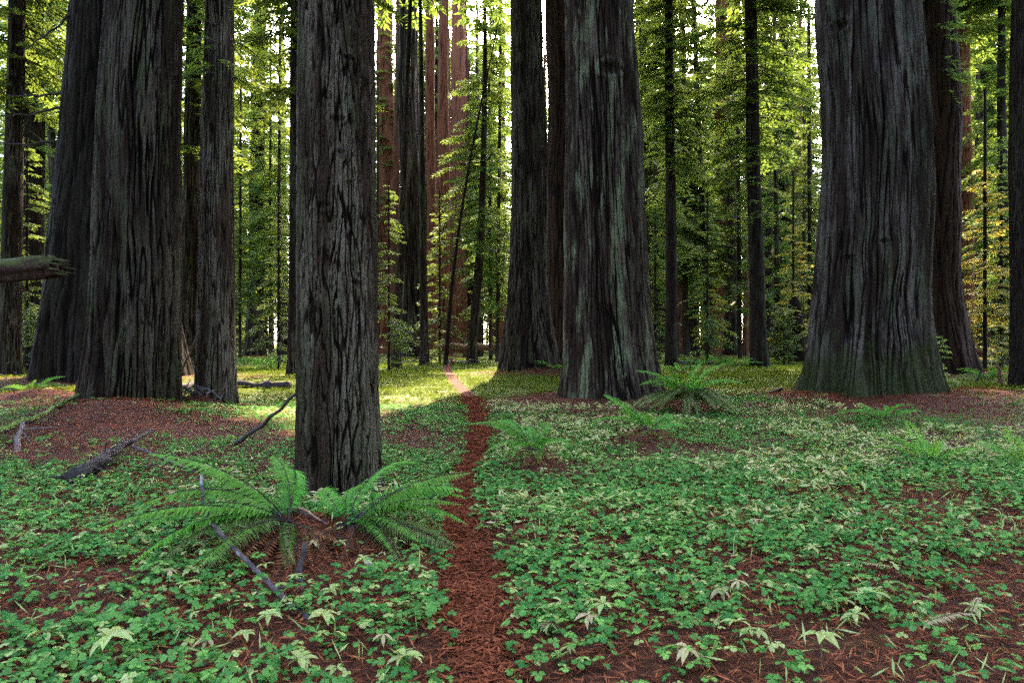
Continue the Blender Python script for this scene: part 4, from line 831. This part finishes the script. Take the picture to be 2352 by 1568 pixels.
def trefoils(name, x, y, size, shape, hmin, hmax, m, label):
    n = len(x); z = ground_h(x, y)+gs.uniform(hmin, hmax, n); a0 = gs.uniform(0, 6.283, n)
    ti = gs.normal(0, 0.22, (n, 2)); tone0 = gs.beta(1.1, 1.9, n)*(0.75+0.5*smooth(-0.2, 0.5, perlin(x*0.6, y*0.6, 12.0))); Vs = []; Ts = []
    for k in range(3):
        a = a0+k*2.0944+gs.normal(0, 0.1, n); ca, sa = np.cos(a)[:, None], np.sin(a)[:, None]
        l = shape[None, :, 0]*size[:, None]; w = shape[None, :, 1]*size[:, None]*1.05
        px = l*ca-w*sa; py = l*sa+w*ca; pz = -0.22*l*l/size[:, None]+np.abs(w)*0.25+px*ti[:, :1]+py*ti[:, 1:]
        Vs.append(np.stack([px+x[:, None], py+y[:, None], pz+z[:, None]], -1)); Ts.append(np.repeat(np.clip(tone0+gs.normal(0, 0.1, n), 0, 1)[:, None], shape.shape[0], 1))
    V = np.stack(Vs, 1).reshape(-1, 3); k = shape.shape[0]
    o = mesh_obj(name, V, np.arange(len(V)).reshape(-1, k), m, None, {'tone': np.stack(Ts, 1).ravel()})
    return tag(o, label, 'ground cover', None, 'stuff')
def cover_keep(x, y, thr):
    v = 0.28*perlin(x*0.45, y*0.45, 1.5)+0.40*perlin(x*1.5, y*1.5, 6.5)+0.40*perlin(x*4, y*4, 8.5)
    return clear(x, y) & (v-duffness(x, y)*0.62+gs.normal(0, 0.16, len(x)) > thr)
x, y = spots(44000, 1.4, 8.5); k = cover_keep(x, y, np.where(x > path_x(y), -0.07, -0.06)-0.06*smooth(4, 7, y)); x, y = x[k], y[k]
trefoils('clover', x, y, 0.017+0.024*gs.beta(1.6, 1.8, len(x)), HEART, 0.015, 0.12, CLOVER, 'thick bluish green three leaved clover in the foreground')
x, y = spots(5200, 1.4, 9.5); k = cover_keep(x, y, -0.05); x, y = x[k], y[k]
trefoils('clover', x, y, 0.015+0.022*gs.beta(1.6, 1.8, len(x)), HEART, 0.03, 0.13, STAR_LIME, 'yellowing clover mixed among the green')
x, y = spots(4500, 1.6, 9.5); k = clear(x, y, 0.1) & (perlin(x*0.8, y*0.8, 15.0) > -0.1); x, y = x[k], y[k]; n = len(x)
tag(flat_quads('sprouts', x, y, ground_h(x, y)+gs.uniform(0.04, 0.09, n), gs.uniform(0.06, 0.14, n), gs.uniform(0.006, 0.014, n), STAR_LIME, None, 0.75), 'thin pale green sprouts standing among the clover', 'ground cover', None, 'stuff')
x, y = spots(78000, 8.5, 17); k = cover_keep(x, y, -0.03); x, y = x[k], y[k]
trefoils('clover', x, y, gs.uniform(0.026, 0.046, len(x)), KITE, 0.03, 0.10, CLOVER, 'clover carpet in the middle of the clearing')
x, y = spots(80000, 17, 34); k = cover_keep(x, y, -0.1); x, y = x[k], y[k]
trefoils('clover', x, y, gs.uniform(0.04, 0.075, len(x)), KITE, 0.02, 0.10, MOSS, 'yellow green low growth round the far trunks')
x, y = spots(40000, 32, 60); k = clear(x, y) & (perlin(x*0.3, y*0.3, 2.2)+gs.normal(0, 0.2, len(x)) > -0.15); x, y = x[k], y[k]
trefoils('clover', x, y, gs.uniform(0.07, 0.14, len(x)), KITE, 0.02, 0.14, MOSS, 'mossy far ground growth at the forest edge')
# pale leaves farther off
x, y = spots(8500, 5.5, 20, side=0.84); k = clear(x, y, 0.2) & (perlin(x*0.35, y*0.35, 3.0)+0.5*perlin(x*1.2, y*1.2, 4.0)-duffness(x, y)+np.where(x > path_x(y), 0.06, -0.16) > 0.0); x, y = x[k], y[k]
n = len(x); xx = np.repeat(x, 6)+gs.normal(0, 0.05, n*6); yy = np.repeat(y, 6)+gs.normal(0, 0.05, n*6); cr = np.repeat(gs.rand(n) < 0.3, 6)
for kk, mm, lab in [(~cr, STAR_LIME, 'pale lime leaves dotted through the farther clover'), (cr, STAR_CREAM, 'cream faded leaves dotted through the farther clover')]:
    q = int(kk.sum()); tag(flat_quads('pale_leaves', xx[kk], yy[kk], ground_h(xx[kk], yy[kk])+gs.uniform(0.08, 0.17, q), gs.uniform(0.07, 0.13, q), gs.uniform(0.022, 0.04, q), mm, None, 0.3), lab, 'ground cover', None, 'stuff')
# needle litter
x, y = spots(56000, 1.4, 8.0)
tag(flat_quads('needle_litter', x, y, ground_h(x, y)+gs.uniform(0.006, 0.035, len(x)), gs.uniform(0.03, 0.13, len(x)), 0.0035+0.012*gs.beta(1.2, 3.0, len(x)), LITTER, None, 0.22), 'red brown shed needles and bark flakes between the clover', 'litter', None, 'stuff')
y = gs.uniform(1.4, 20, 20000)**1.0; x = path_x(y)+gs.normal(0, 0.33, len(y))*path_w(y)
tag(flat_quads('needle_litter', x, y, ground_h(x, y)+gs.uniform(0.016, 0.036, len(x)), gs.uniform(0.03, 0.12, len(x))*(1+y/20), gs.uniform(0.005, 0.014, len(x))*(1+y/16), LITTER_DULL, None, 0.2), 'rust red shed needle sprays covering the path', 'litter', None, 'stuff')
xs = []; yv = []
for mx, my, mr, mh in MOUNDS+DUFF:
    q = int(min(5200, 420*mr*mr)); xs.append(mx+gs.normal(0, mr*0.62, q)); yv.append(my+gs.normal(0, mr*0.62, q))
x = np.concatenate(xs); y = np.concatenate(yv); ok = clear(x, y); x, y = x[ok], y[ok]
tag(flat_quads('needle_litter', x, y, ground_h(x, y)+gs.uniform(0.006, 0.06, len(x)), gs.uniform(0.05, 0.22, len(x)), gs.uniform(0.005, 0.016, len(x)), LITTER_DULL, None, 0.35), 'rust red needle duff heaped at the feet of the redwoods', 'litter', None, 'stuff')

# small twigs strewn over the floor
n = 700; y = np.sqrt(gs.uniform(4, 150, n)); x = gs.uniform(-0.82, 0.82, n)*y; ok = clear(x, y, -9.0); x, y = x[ok], y[ok]; n = len(x)
a = gs.uniform(0, 6.283, n); l = gs.uniform(0.06, 0.38, n); r0 = gs.uniform(0.0025, 0.006, n); z = ground_h(x, y)+gs.uniform(0.015, 0.07, n); pt = gs.normal(0, 0.14, n)
Vt = []
for q, rs in ((-0.5, 1.0), (0.05, 0.85), (0.5, 0.45)):
    cx = x+np.cos(a)*l*q+gs.normal(0, 0.08, n)*l; cy = y+np.sin(a)*l*q+gs.normal(0, 0.08, n)*l; cz = z+pt*l*q
    for k in range(3):
        b = k*2.094; Vt.append(np.stack([cx-np.sin(a)*np.cos(b)*r0*rs, cy+np.cos(a)*np.cos(b)*r0*rs, cz+np.sin(b)*r0*rs], -1))
Vt = np.stack(Vt, 1).reshape(-1, 3); fq = []
for s0 in (0, 3):
    for k in range(3): fq.append([s0+k, s0+(k+1) % 3, s0+3+(k+1) % 3, s0+3+k])
fq = (np.array(fq)[None]+(np.arange(n)*9)[:, None, None]).reshape(-1, 4)
tag(mesh_obj('twig_litter', Vt, fq, WOOD_GREY), 'thin fallen twigs strewn through the clover and duff', 'litter', None, 'stuff')
